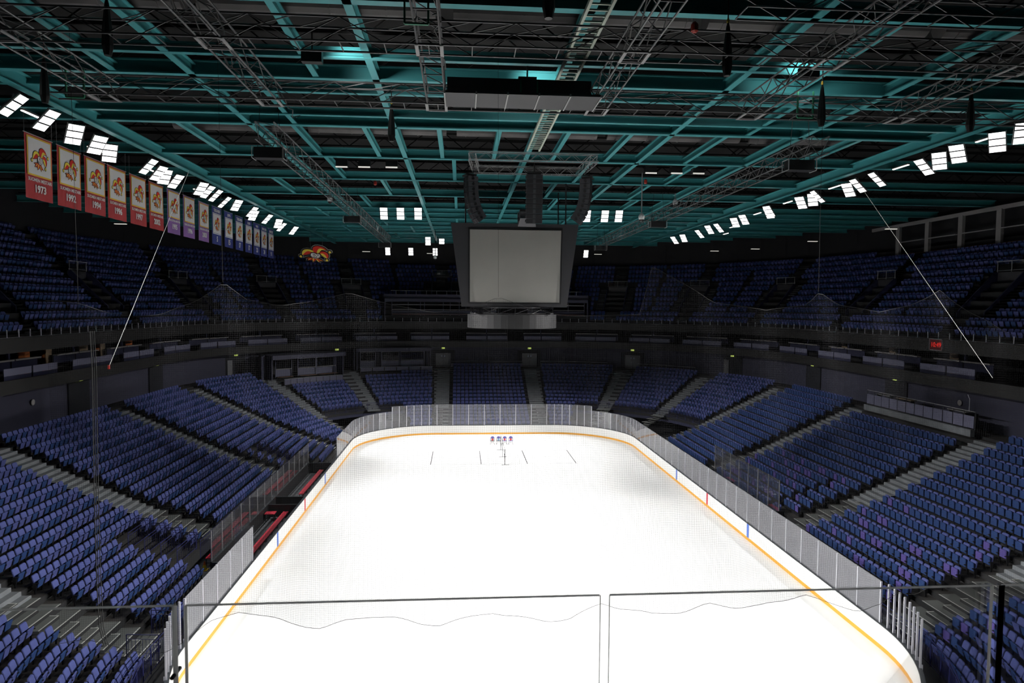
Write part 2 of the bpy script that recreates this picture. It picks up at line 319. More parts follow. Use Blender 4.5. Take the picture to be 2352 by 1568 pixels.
# ---------------------------------------------------------------- seats
def outline(w0, w1, h, r, taper=False):
    return [(-w0/2, 0), (w0/2, 0), (w1/2, h-r), (w1/2-r*.3, h-r*.3), (w1/2-r, h), (-w1/2+r, h), (-w1/2+r*.3, h-r*.3), (-w1/2, h-r)]
def plate(w0, w1, h, r, th, foot, lean, low=False):
    # a rounded panel standing at foot=(y,z), leaning by 'lean' metres over its height, thickness th towards +y
    ol = outline(w0, w1, h, r) if not low else [(-w0/2, 0), (w0/2, 0), (w1/2, h-r), (w1/2-r, h), (-w1/2+r, h), (-w1/2, h-r)]
    back = [(x, foot[0]+lean*zz/h, foot[1]+zz) for x, zz in ol]; n = len(ol)
    if low:
        fr = [(x, y+th, z) for x, y, z in back]; vs = back+fr
        return vs, [tuple(range(n)), tuple(range(2*n-1, n-1, -1))]+[(k, n+k, n+(k+1) % n, (k+1) % n) for k in range(n)]
    cy = h*.5; fr = [(x*.985, y+th*.6, z) for x, y, z in back]
    fr2 = [(x*.90, y+th, foot[1]+cy+(z-foot[1]-cy)*.93) for x, y, z in back]; vs = back+fr+fr2
    fs = [tuple(range(n)), tuple(range(3*n-1, 2*n-1, -1))]
    for o in (0, n): fs += [(o+k, o+n+k, o+n+(k+1) % n, o+(k+1) % n) for k in range(n)]
    return vs, fs
def seat_parts(kind, low):
    if kind == 'A':
        back = plate(.42, .44, .42, .07, .06, (-.07, .41), -.12, low); pan = plate(.35, .43, .37, .03, .05, (.03, .25), .10, low)
    else:
        back = plate(.42, .43, .42, .07, .07, (-.09, .41), -.07, low); pan = plate(.42, .43, .43, .07, .06, (.02, .33), .01, low)
    mb = MB()
    if low: mb.box((0, -.02, .16), (.50, .12, .20))
    else:
        for x in (-.245, .245): mb.box((x, -.02, .33), (.03, .16, .30)); mb.box((x, .0, .12), (.04, .06, .24)); mb.box((x, .05, .49), (.05, .26, .035))
        mb.box((0, -.05, .24), (.50, .05, .05))
    return back, pan, (mb.v, mb.f)
blocks = []; edges = sorted(AIS)
prev = -45.0
for a, b in edges: blocks.append((prev, a)); prev = b
blocks.append((prev, 161.0))
def seat_ok(i, g, x, y):
    if i < 8:                                            # telescopic rows
        s = None
        for g0, g1, st in LOWSPANS:
            if g0-.3 <= g <= g1+.3: s = st
        if s is None: return False
        if i < s: return False
        if x < 0 and (-12.3 < y < -9.5 or 11.2 < y < 13.8) and i < 7: return False
        if x > 15 and (-3.4 < y < -2.7 or -5.3 < y < -4.6 and i < 3): return False
        if 82.3 < g < 85 and i < 4: return False
    if i >= 17 and x > 15 and -5.3 < y < 7.3: return False  # press balcony
    if i >= 16 and 69 < g < 75: return False
    if i >= 15 and 73.5 < g < 84.4: return False            # viewing boxes at the far left corner
    if i >= 17 and 64 < g < 73: return False
    return True
seats = []
for bi, (g0, g1) in enumerate(blocks):
    for i, (d, z) in enumerate(ROWS):
        for si, g in enumerate(along(g0, g1, d, .535, .12)):
            x, y, nx, ny = ring(g, d)
            if not seat_ok(i, g, x, y): continue
            kind = 'B' if (-23.6 < g < 24) else 'A'
            seats.append((x, y, z, nx, ny, kind, i, bi, si, g))
# upper tier
VOM = [-15.5, .2, 15.9, 28.4, 36.2, 43.5, 51.4]; VOM = sorted(VOM+[116-v for v in VOM])
def gscale(g, d): return 1.0 if (-21.5 <= g <= 21.5 or 51.5 <= g <= 64.5 or 94.5 <= g <= 137.5) else (8.5+d)*pi/60
useats = []
for i, (d, z) in enumerate(UP):
    if i == 12: g_lo, g_hi = -21.5, 30
    for g in along(-21.5, 137.5, d, .535):
        x, y, nx, ny = ring(g, d)
        dv = min((abs(g-v)*gscale(g, d) for v in VOM))
        if dv < (2.75 if 2 <= i <= 7 else .95): continue
        if i < 5 and 45.6 < g < 70.4: continue
        if i >= 11 and x > 15 and y < 24: continue
        if i == 12 and not x < -15: continue
        mid = [(a+b)/2 for a, b in zip(VOM, VOM[1:])]
        if i > 1 and min(abs(g-v)*gscale(g, d) for v in mid) < .33 and abs(x) < 36: continue
        useats.append((x, y, z, nx, ny, 'A', i, -1, 0, g))
def in_view(s, mrg=160):
    q = project((s[0], s[1], s[2]+.5))
    return q and -mrg < q[0] < 2352+mrg and -mrg < q[1] < 1568+mrg
seats = [s for s in seats if in_view(s)]; useats = [s for s in useats if in_view(s)]
def strict(s):
    q = project((s[0], s[1], s[2]+.5)); return 12 < q[0] < 2340 and 12 < q[1] < 1556
cand = sorted([s for s in seats if strict(s)], key=lambda s: (Vector(s[:3])-Vector(CAM)).length)
chosen = cand[:300]; chs = set(id(s) for s in chosen)
rest = [s for s in seats if id(s) not in chs]+useats
def pick(s):                                             # (backrest, pan) colours: 0 blue, 1 violet, 2 deep blue
    h = random.random()
    if s[5] == 'B': return (0, 1) if (h > .80 and s[6] < 9 and s[9] < 10) else (0, 2)
    return (0, 0) if h > .5 else (0, 2)
SM = [M['seat'], M['seatv'], M['seatd']]
protos = {}
for kd in 'AB':
    bk, pn, fr = seat_parts(kd, False)
    for c in range(3):
        for nm, (vs, fs) in (('backrest', bk), ('seat_pan', pn)):
            t = MB(); t.add(vs, fs); protos[kd, nm, c] = t.mesh(nm, SM[c])
    t = MB(); t.add(*fr); protos[kd, 'seat_frame', 0] = t.mesh('seat_frame', M['seatf'])
first = {}
def new_seat(kd):
    e = empty('stadium_seat')
    for nm in ('backrest', 'seat_pan', 'seat_frame'):
        o = bpy.data.objects.new(nm, protos[kd, nm, 0]); COL.objects.link(o); o.parent = e
    return e
def copy_tree(o):
    c = o.copy(); COL.objects.link(c)
    for ch in KIDS[o.name]:
        k = ch.copy(); COL.objects.link(k); k.parent = c; NEW.append(k)
    return c
KIDS = {}
bymap = {}
for s in chosen: bymap.setdefault((s[7], s[6]), []).append(s)
blockname = {}
for (b, i) in bymap:
    g = sum(blocks[b])/2
    side = 'right' if g < 58 else 'left'; h = g if g < 58 else 116-g
    nm = side+(' stand corner block' if h > -31 and h < -20 else ' stand nearest block' if h < -31 else ' stand second block' if h < -7 else ' stand middle block')
    blockname[b] = nm
seatcol = {0: 'blue', 1: 'violet-tinged blue', 2: 'two-tone blue'}
for (b, i), L in sorted(bymap.items()):
    L.sort(key=lambda s: project(s[:3])[0])
    left = L[0][0] < 0; L2 = L if left else L[::-1]
    m0 = 1
    for n, s in enumerate(L2):
        kd = s[5]
        if kd not in first: proto = first[kd] = new_seat(kd); KIDS[proto.name] = [c for c in COL.objects if c.parent == proto]; e = proto; ks = KIDS[proto.name]
        else: NEW = []; e = copy_tree(first[kd]); ks = NEW
        e.location = s[:3]; e.rotation_euler[2] = math.atan2(s[4], s[3])+pi/2
        c, c2 = pick(s)
        for k in ks:
            nm = k.name.split('.')[0]
            if nm != 'seat_frame': k.data = protos[kd, nm, c if nm == 'backrest' else c2]
        tag(e, '%s seat, %s, %s row up, %s from the %s' % (seatcol[c2], blockname[b], ORD[i] if i else 'lowest', ORD[min(n+1, 40)], 'left' if left else 'right'), 'seat', 'blue tip-up seats nearest the camera')
# all other seats: one uncountable mass
LP = {kd: seat_parts(kd, True) for kd in 'AB'}
Vs, Fs, Ms = [], [], []; nv = 0
geo = {}
for kd, (bk, pn, fr) in LP.items():
    geo[kd] = [(np.array(vs, float), fs) for vs, fs in (bk, pn, fr)]
for s in rest:
    x, y, z, nx, ny, kd = s[:6]; R = np.array([[-ny, nx, 0], [-nx, -ny, 0], [0, 0, 1.0]]); c, c2 = pick(s)
    for part, mi in zip(geo[kd], (c, c2, 3)):
        v, fs = part; Vs.append(v @ R+[x, y, z])
        for f in fs: Fs.append(tuple(nv+q for q in f)); Ms.append(mi)
        nv += len(v)
me = bpy.data.meshes.new('stadium_seats'); me.from_pydata(np.concatenate(Vs).tolist(), [], Fs)
for m in SM+[M['seatf']]: me.materials.append(m)
me.polygons.foreach_set('material_index', Ms); me.update()
o = bpy.data.objects.new('stadium_seat_rows', me); COL.objects.link(o)
tag(o, 'thousands of blue tip-up seats filling the lower bowl and the upper tier', 'seats', kind='stuff')
print('seats', len(seats), len(useats), nv)

# ---------------------------------------------------------------- rink boards, shields, posts
rink = empty('rink_boards', (0, 0, 0)); tag(rink, 'white dasher boards with yellow kick strip and glass shields round the ice', 'rink boards')
def rpt(t, off):                                         # t in metres along the board line, from the near left corner clockwise over the far end
    return None
def closed_strip(prof, mats, name, parent, label=None):
    mb = MB(); st = stations(-51.5, 167.5, 1.4); n = len(prof); vs = []
    for g in st:
        for d, z in prof: x, y, _, _ = ring(g, d); vs.append((x, y, z))
    m = len(st); fs = []
    for i in range(m-1):
        for k in range(n): fs.append((i*n+k, i*n+(k+1) % n, (i+1)*n+(k+1) % n, (i+1)*n+k))
    fs += [tuple(range(n-1, -1, -1)), tuple((m-1)*n+k for k in range(n))]
    mb.add(vs, fs); o = mb.obj(name, mats, parent)
    if label: o['label'] = label
    return o
closed_strip([(0, 0), (0, 1.06), (.12, 1.06), (.12, 0)], M['board'], 'board_panel', rink)
closed_strip([(-.012, 0), (-.012, .19), (0, .19), (0, 0)], M['kick'], 'kick_strip', rink, 'yellow kick strip along the ice')
closed_strip([(-.005, 1.06), (-.005, 1.10), (.16, 1.10), (.16, 1.06)], M['cap'], 'cap_rail', rink, 'dark grey cap rail')
for x, y, m, n, wd in ((-15, -7.4, 'blueline', 'blue', .3), (-15, 0, 'red', 'red', .3), (-15, 7.4, 'blueline', 'blue', .3), (15, -7.4, 'blueline', 'blue', .3), (15, 0, 'red', 'red', .3), (15, 7.4, 'blueline', 'blue', .3)):
    mb = MB(); s_ = -1 if x > 0 else 1; mb.box((x+s_*.008, y, .625), (.014, wd, .87)); o = mb.obj('line_mark', M[m], rink); o['label'] = n+' painted line mark on the board'
for x in (-6, 4.9, 13.9):
    mb = MB(); mb.box((x, 29.985 if abs(x) < 7 else 24.5, .1), (.04, .03, .2)); 
    if abs(x) < 7: mb.obj('line_mark', M['brown'], rink)
def top(g): return 3.55 if 38.5 < g < 77.5 else 3.0
NPANE = [0]
def shield(gs, mid=.08, post=.055, skip=()):
    for k, (a, b) in enumerate(zip(gs, gs[1:])):
        mb = MB(); st = stations(a+.02, b-.02, 1.4); vs = []
        for g in st:
            h = top((a+b)/2)
            for d, z in ((mid-.006, 1.10), (mid-.006, h), (mid+.006, h), (mid+.006, 1.10)): x, y, _, _ = ring(g, d); vs.append((x, y, z))
        fs = [(i*4+q, i*4+(q+1) % 4, i*4+4+(q+1) % 4, i*4+4+q) for i in range(len(st)-1) for q in range(4)]+[(3, 2, 1, 0), tuple(4*(len(st)-1)+q for q in range(4))]
        mb.add(vs, fs); mb.obj('glass_pane', M['glass'], rink)
def posts(gs, hh=None, mid=.10):
    for g in gs:
        x, y, nx, ny = ring(g, mid); mb = MB(); h = hh or top(g)
        mb.box((x, y, (1.10+h)/2-.02), (.06, .075, h-1.10-.04), math.atan2(ny, nx)+pi/2); mb.box((x+nx*.05, y+ny*.05, .98), (.05, .08, .5), math.atan2(ny, nx)+pi/2)
        mb.obj('stanchion', M['alu'], rink)
R_ = list(np.linspace(-21.3, 21.5, 25)); C_ = list(np.linspace(21.5, 51.5, 16))[1:]; E_ = list(np.linspace(51.5, 64.5, 8))[1:]
Lc = [116-g for g in C_][::-1][1:]+[94.5]; L1 = [94.5, 96.2, 98, 99.8, 101.2, 102.6]; L2 = [128.2, 130.0, 131.8, 133.6, 135.4, 137.3]
right_run = R_+C_+E_+Lc; shield(right_run); posts(right_run)
shield(L1); posts(L1[1:]); shield(L2); posts(L2)
posts([-22.4+.1, -23.3, -24.2, -25.2, -26.3, -27.3, -28.4, -29.8], 3.1); posts([116+22.3, 116+23.2, 116+24.2, 116+25.2, 116+26.3, 116+27.6], 3.1)
# curved glass return at the near bench end
o = None
mb = MB(); mb.box((-15.55, -12.05, 2.05), (1.0, .012, 1.9)); mb.obj('glass_pane', M['glass'], rink)

# ---------------------------------------------------------------- players' bench area (left), penalty boxes (right)
mb = MB(); mb.box((-16.35, 0, .02), (2.3, 24, .04)); mb.box((-18.2, 0, .02), (1.6, 26, .04)); mb.box((16.7, 1.5, .02), (3.0, 14, .04))
mb.box((-16.6, 0, .09), (.9, 22.5, .12))
struct(mb, 'floor_bench_area', M['rubber'], 'grey rubber floor behind the boards at the benches', 'floor')
def wallbox(c, d, lab, glass=None, name='bench_wall'):
    e = empty(name, (c[0], c[1], 0)); tag(e, lab, 'partition')
    mb = MB(); mb.box((0, 0, c[2]), d); mb.obj('wall_panel', M['black'], e)
    mb = MB(); mb.box((0, 0, c[2]+d[2]/2+.015), (d[0]+.03, d[1]+.03, .03)); mb.obj('top_rail', M['cap'], e)
    if glass:
        ax, n, ztop = glass; L = d[1] if ax == 'y' else d[0]; z0 = c[2]+d[2]/2
        for k in range(n+1):
            t = -L/2+L*k/n; mb = MB(); mb.box((0 if ax == 'y' else t, t if ax == 'y' else 0, (z0+ztop)/2), (.05, .05, ztop-z0)); mb.obj('stanchion', M['alud'], e)
        for k in range(n):
            t = -L/2+L*(k+.5)/n; mb = MB(); q = L/n-.06
            mb.box((0 if ax == 'y' else t, t if ax == 'y' else 0, (z0+ztop)/2), (.012 if ax == 'y' else q, q if ax == 'y' else .012, ztop-z0-.04)); mb.obj('glass_pane', M['glassc'], e)
    return e
wallbox((-17.35, -.1, .5), (.1, 23.8, 1.0), 'long black bench back wall topped with clear glass panes and posts', ('y', 14, 2.75))
wallbox((-16.2, .72, .5), (2.1, .08, 1.0), 'black cross wall at the near end of the far red bench')
wallbox((-16.2, -1.25, .5), (2.1, .08, 1.0), 'black cross wall at the far end of the near red bench')
wallbox((-16.2, 11.6, .5), (2.1, .08, 1.0), 'black end wall beyond the far red bench')
wallbox((-16.2, -12.15, .5), (2.1, .08, 1.0), 'black end wall before the near red bench')
def bench(c, L, h, wd, lab, ax='y'):
    e = empty('bench', (c[0], c[1], 0.04)); tag(e, lab, 'bench', 'red benches')
    mb = MB(); mb.box((0, 0, h), (wd, L, .05) if ax == 'y' else (L, wd, .05)); mb.obj('seat_board', M['redb'], e)
    n = max(1, round(L/1.3))
    for k in range(n+1):
        t = -L/2+.08+(L-.16)*k/n; mb = MB()
        for s in (-1, 1):
            mb.box((s*wd*.4, t, h/2) if ax == 'y' else (t, s*wd*.4, h/2), (.035, .035, h-.05))
        mb.box((0, t, h*.45) if ax == 'y' else (t, 0, h*.45), (wd*.8, .03, .03) if ax == 'y' else (.03, wd*.8, .03)); mb.obj('leg', M['black'] if ax == 'y' else M['alud'], e)
    return e
bench((-16.0, -6.75, 0), 10.7, .5, .36, 'long red players bench nearest the camera behind the left boards')
bench((-16.0, 7.0, 0), 7.8, .5, .36, 'long red players bench farther along behind the left boards')
bench((-16.9, -2.05, 0), .5, .62, .9, 'short red stool bench beside the black cross wall', 'y').scale = (.75, 1.3, 1)
bench((-16.9, 1.6, 0), .5, .62, .9, 'short red stool bench just past the second cross wall', 'y').scale = (.75, 1.3, 1)
bench((-18.15, -6.5, 0), 7.5, .5, .34, 'red bench behind the clear glass, near half of the walkway')
bench((-18.15, 7.5, 0), 6.5, .5, .34, 'red bench behind the clear glass, far half of the walkway')
# penalty / timekeeper boxes on the right
wallbox((16.95, -4.6, .5), (3.5, .08, 1.0), 'black end wall of the right penalty box nearest the camera')
wallbox((16.95, 7.6, .5), (3.5, .08, 1.0), 'black end wall of the right penalty box farthest from the camera')
wallbox((18.45, 1.5, .42), (.08, 12.1, .84), 'black rear wall of the right penalty boxes with tall clear glass', ('y', 7, 3.2))
wallbox((16.8, -.6, .5), (3.2, .08, 1.0), 'black dividing wall inside the right penalty boxes')
wallbox((16.8, 3.4, .5), (3.2, .08, 1.0), 'black dividing wall between timekeeper and far penalty box')
bench((17.6, -2.6, 0), 2.6, .48, .35, 'red bench in the right penalty box nearest the camera')
bench((17.6, 5.5, 0), 2.6, .48, .35, 'red bench in the right penalty box farthest away')
e = empty('timekeeper_table', (16.5, 1.4, .04)); tag(e, 'dark table with white papers inside the right timekeeper box', 'table')
mb = MB(); mb.box((0, 0, .75), (.6, 3.0, .04)); mb.obj('table_top', M['dgrey'], e)
for s in (-1.4, 1.4): mb = MB(); mb.box((0, s, .37), (.5, .05, .73)); mb.obj('leg', M['black'], e)
for k in range(4): mb = MB(); mb.box((0, 0, .003), (.3, .21, .006), .2*k); tag(mb.obj('paper_sheet', M['paper'], None, (16.5, .3+.7*k, .815)), 'white paper sheet on the timekeeper table, %s from the camera' % ORD[k+1], 'paper', 'papers on the timekeeper table')

# ---------------------------------------------------------------- railings
def barrail(name, pts, h, lab, m='navy', step=.13, cat='railing', mesh=True):
    e = empty(name, pts[0]); P0 = Vector(pts[0]); tag(e, lab, cat)
    P = [Vector(p)-P0 for p in pts]; mb = MB()
    for a, b in zip(P, P[1:]):
        mb.tube(a+Vector((0, 0, h)), b+Vector((0, 0, h)), .022, 6); mb.tube(a+Vector((0, 0, .12)), b+Vector((0, 0, .12)), .018, 5); mb.tube(a+Vector((0, 0, h*.84)), b+Vector((0, 0, h*.84)), .014, 5)
    mb.obj('rail', M[m], e)
    if mesh:
        mb = MB()
        for a, b in zip(P, P[1:]):
            n = max(1, int((b-a).length/step))
            for k in range(n): p = a.lerp(b, (k+.5)/n); mb.box((p.x, p.y, p.z+h*.48), (.014, .014, h*.72))
        mb.obj('baluster', M[m], e)
    for p in P: mb = MB(); mb.tube(p, p+Vector((0, 0, h)), .022, 6); mb.obj('post', M[m], e)
    return e
def rg(g, d, z): x, y, _, _ = ring(g, d); return (x, y, z)
barrail('front_railing', [(-18.95, y, .04) for y in np.linspace(-9.3, 10.9, 11)], 1.25, 'navy bar railing between the bench walkway and the left stand')
barrail('front_railing', [rg(g, 1.28, .04) for g in np.linspace(128.6, 146, 12)], 1.15, 'navy bar railing before the near left stand behind the boards')
barrail('front_railing', [rg(g, 1.28, .04) for g in np.linspace(-32, -5.2, 16)], 1.15, 'navy bar railing before the right stand nearest the camera')
barrail('front_railing', [rg(g, 1.28, .04) for g in np.linspace(8.2, 22, 8)], 1.15, 'navy bar railing before the right stand past the penalty box')
barrail('corner_railing', [rg(g, 8.15, 1.95) for g in np.linspace(24.4, 46, 14)], 1.0, 'navy bar railing above the dark far right corner entrance')
barrail('corner_railing', [rg(g, 8.15, 1.95) for g in np.linspace(70, 82, 8)], 1.0, 'navy bar railing above the dark far left corner entrance')
for side, ya, yb, nm in ((-1, -12.3, -9.4, 'near'), (-1, 11.15, 13.9, 'far')):
    for j, m in enumerate(range(3, 7)):
        d, z = LOW[m]; x = -15-d
        barrail('gangway_gate', [(x+.36, ya+.1, z), (x+.36, yb-.1, z)], 1.05, 'navy stepped gate over the %s left gangway, %s from the ice' % (nm, ORD[j+1]), step=.24)
        barrail('gangway_side_rail', [(x+.36, yb-.05, z), (x-.45, yb-.05, z+.01)], 1.0, 'navy side rail of the %s left gangway, %s from the ice' % (nm, ORD[j+1]), step=.2)
for k, (dx, dy) in enumerate(((-16.35, -20.9), (-16.35, -18.6))):
    barrail('stair_gate', [(dx, dy, .04), (dx-1.3, dy, .1)], 1.2, 'navy gate rail at the foot of the near left aisle, %s post line' % ('nearer' if k == 0 else 'farther'), step=.14)
for k, (g, s) in enumerate(((-26.5, 4.6), (-30.0, 4.6), (-26.5, 5.5), (-30.0, 6.3))):
    x, y, nx, ny = ring(g, s); barrail('seat_end_rail', [(x, y, .5), (x+ny*.5, y-nx*.5, .5)], 1.15, 'navy hoop rail among the near right corner seats, %s' % ('lower left one', 'lower right one', 'upper left one', 'upper right one')[k], mesh=False)

# ---------------------------------------------------------------- concourse: doors, exit signs, balconies, viewing boxes
def exitsign(loc, rz, lab, sz=1.0):
    e = empty('exit_sign', loc, rz); tag(e, lab, 'exit sign', 'green exit signs')
    mb = MB(); mb.box((0, 0, 0), (.46*sz, .08, .21*sz)); mb.obj('sign_box', M['exit'], e)
    mb = MB(); mb.box((-.12*sz, .045, 0), (.05*sz, .012, .14*sz)); mb.box((.02*sz, .045, .0), (.12*sz, .012, .035*sz)); mb.box((.15*sz, .045, 0), (.08*sz, .012, .16*sz)); mb.obj('pictogram', M['exitd'], e); return e
DOORS = [(7.0, 'r'), (21.1, 'r'), (31.0, 'c'), (41.3, 'd'), (51.7, 'e'), (64.3, 'e'), (74.8, 'd'), (85.0, 'c'), (94.9, 'l'), (108.8, 'l'), (122.8, 'l')]
nd = 0
for g, k in DOORS:
    x, y, nx, ny = ring(g, 19.42); rz = math.atan2(-ny, -nx)-pi/2; nd += 1
    lb = 'dark portal' if k in 'rlc' else 'grey double door'
    e = empty('door_%d' % nd, (x, y, 6.3), rz); e['kind'] = 'structure'; tag(e, '%s in the violet concourse wall, number %s going round anticlockwise' % (lb, ORD[nd].replace('first', 'one')), 'door')
    e['label'] = '%s in the concourse wall, %s counted anticlockwise from near right' % (lb, ORD[nd])
    mb = MB(); mb.box((0, 0, 1.25 if k in 'rlc' else 1.2), (3.0 if k in 'rlc' else 3.4, .1, 2.5 if k in 'rlc' else 2.4)); mb.obj('frame', M['doorb'], e)
    if k in 'rlc':
        if k == 'c': mb = MB(); mb.box((.95, .12, 1.05), (.75, .06, 2.1)); mb.obj('door_leaf', M['doorg'], e)
    else:
        for s in (-1, 1):
            mb = MB(); mb.box((s*.55, .08, .98), (1.06, .06, 1.95)); lf = mb.obj('door_leaf', M['doorg'], e)
            mb = MB(); mb.box((s*.2, .125, 1.55), (.16, .02, .22)); mb.obj('window', M['num'], lf); mb = MB(); mb.box((s*.1, .13, 1.0), (.04, .03, .05)); mb.obj('handle', M['alu'], lf)
    side = 'right' if g < 30 else 'far right' if g < 58 else 'far left' if g < 86 else 'left'
    x, y, _, _ = ring(g, 19.25)
    exitsign((x, y, 9.0), rz, 'green exit sign under the lower fascia above %s door, %s anticlockwise' % (side, ORD[nd]))
def balcony(name, g0, g1, d, z, n, h, lab, base=True, toprail=True, pm='panel'):
    x, y, nx, ny = ring((g0+g1)/2, d); e = empty(name, (x, y, z)); tag(e, lab, 'balcony front'); O = Vector((x, y, z))
    gs = np.linspace(g0, g1, n+1)
    for a, b in zip(gs, gs[1:]):
        A = Vector((*ring(a, d)[:2], z))-O; B = Vector((*ring(b, d)[:2], z))-O; t = (B-A)
        mb = MB(); mb.bar(A+t*.04+Vector((0, 0, h*.5+.1)), B-t*.04+Vector((0, 0, h*.5+.1)), .03, h); mb.obj('panel', M[pm], e)
    for a in gs: mb = MB(); A = Vector((*ring(a, d+.04)[:2], z))-O; mb.tube(A, A+Vector((0, 0, h+.42 if toprail else h+.1)), .025, 6); mb.obj('post', M['dgrey'], e)
    mb = MB(); mb.path([Vector((*ring(a, d+.04)[:2], z+(h+.42 if toprail else h+.12)))-O for a in gs], .028, 6); mb.obj('top_rail', M['alud'], e)
    if base: mb = MB(); P2 = [Vector((*ring(a, d-.12)[:2], z-.22))-O for a in gs]; [mb.bar(a, b, .3, .5) for a, b in zip(P2, P2[1:])]; mb.obj('base', M['conc'], e)
    return e
balcony('press_balcony', -5.4, 7.2, 16.9, 6.75, 12, .85, 'lavender panelled press balcony with top rail on the right stand')
balcony('balcony_barrier', 52.85, 63.15, 17.65, 6.35, 11, .45, 'low lavender panel barrier behind the centre far end seats', False)
balcony('balcony_barrier', 43.6, 50.6, 17.65, 6.35, 11, .45, 'low lavender panel barrier behind the seats right of centre at the far end', False)
balcony('balcony_barrier', 34.2, 40.4, 17.65, 6.35, 10, .45, 'low lavender panel barrier behind the far right corner seats', False)
balcony('balcony_barrier', 65.4, 73.2, 16.2, 6.0, 6, .5, 'low lavender panel barrier below the left of centre viewing box', False, False)
balcony('balcony_barrier', 75.6, 82.6, 14.6, 5.2, 9, .65, 'low lavender panel barrier below the far left corner viewing box', False, False)
for k, (y, m) in enumerate(((5.9, 'ledge'), (3.1, 'beige'), (-2.9, 'ledge'))):
    e = empty('press_desk', (32.7, y, 6.75)); tag(e, 'narrow desk behind the right press balcony, %s from the far end' % ORD[k+1], 'desk', 'press desks')
    mb = MB(); mb.box((0, 0, 1.0), (.5, 1.9, .05)); mb.obj('table_top', M[m], e); mb = MB(); mb.box((0, -.8, .5), (.4, .06, 1)); mb.box((0, .8, .5), (.4, .06, 1)); mb.obj('leg', M['dgrey'], e)
e = empty('portable_loudspeaker', (34.0, -2.3, 6.3)); tag(e, 'black loudspeaker with a thin white pole by the right concourse wall', 'loudspeaker')
mb = MB(); mb.box((0, 0, .6), (.45, .6, 1.2)); mb.obj('cabinet', M['black'], e); mb = MB(); mb.tube((0, .1, 1.2), (0, .1, 2.2), .025); mb.tube((0, .1, 2.2), (.0, .3, 2.5), .02); mb.obj('pole', M['alu'], e)
for sx, yy, nm in ((1, -.7, 'right'), (-1, 1.2, 'left')):
    mb = MB(); mb.lathe([(.16, -.02), (.22, 0), (.22, .03), (.16, .05)], (0, 0, 0), 14)
    o = mb.obj('wall_ring', M['ledge'], None, (sx*34.38, yy, 8.0)); o.rotation_euler = (0, pi/2, 0); tag(o, 'small pale ring fitting on the %s concourse wall' % nm, 'wall fitting')
def viewbox(g0, g1, d, z, lab, wins):
    x, y, nx, ny = ring((g0+g1)/2, d); e = empty('viewing_box', (x, y, z)); tag(e, lab, 'viewing box'); O = Vector((x, y, z)); rz = math.atan2(ny, nx)-pi/2
    A = Vector((*ring(g0, d)[:2], z))-O; B = Vector((*ring(g1, d)[:2], z))-O; W = (B-A).length; t = (B-A).normalized(); n = Vector((nx, ny, 0))
    if t.dot(Vector((-ny, nx, 0))) < 0: t = -t
    def P(u, v, dd): return t*(u*W/2)+n*dd+Vector((0, 0, v))
    mb = MB()
    for u in (-1, 1): mb.bar(P(u, 0, 1.6), P(u, 3.0, 1.6), .1, 3.2)
    for u in (-1, 1):
        q = P(u, 1.5, 1.5); mb.box(q, (.12, 3.0, 3.0), rz)
    q = P(0, 2.95, 1.3); mb.box(q, (W+.3, 3.4, .14), rz); q = P(0, 2.75, -.35); mb.box(q, (W+.3, .08, .45), rz); mb.obj('shell', M['slate'], e)
    mb = MB(); mb.box(P(0, 1.45, 3.0), (W, .1, 2.8), rz); mb.obj('rear_wall', M['wallk'], e)
    for k, (a, b) in enumerate(wins):
        c = (a+b)/2; ww = (b-a)*W/2-.12
        mb = MB(); mb.box(P(c, 2.45, .6), (ww, .06, .07), rz); mb.box(P(c, 1.25, .6), (ww, .3, .06), rz); fr = mb.obj('window_ledge', M['ledge'], e)
        mb = MB(); mb.box(P(c, .75, .7), (ww, .06, .85), rz); mb.obj('front_panel', M['panel'], e)
        mb = MB(); mb.box(P(c, 1.85, .65), (ww, .012, 1.1), rz); mb.obj('window_pane', M['glassd'], e)
        for q_ in (a, b): mb = MB(); mb.box(P(q_, 1.5, .55), (.07, .07, 2.6), rz); mb.obj('post', M['panel'], e)
        mb = MB(); mb.box(P(c, .3, .2), (ww, .35, .05), rz); mb.obj('counter', M['wood'], e)
    return e
viewbox(75.2, 83.6, 14.9, 5.9, 'slate framed viewing box above the far left corner seats', [(-.85, -.28), (-.26, .25), (.42, .85)])
viewbox(65.6, 73.4, 16.5, 6.2, 'slate framed viewing box above the seats left of centre at the far end', [(-.85, -.2), (-.15, .33), (.5, .9)])

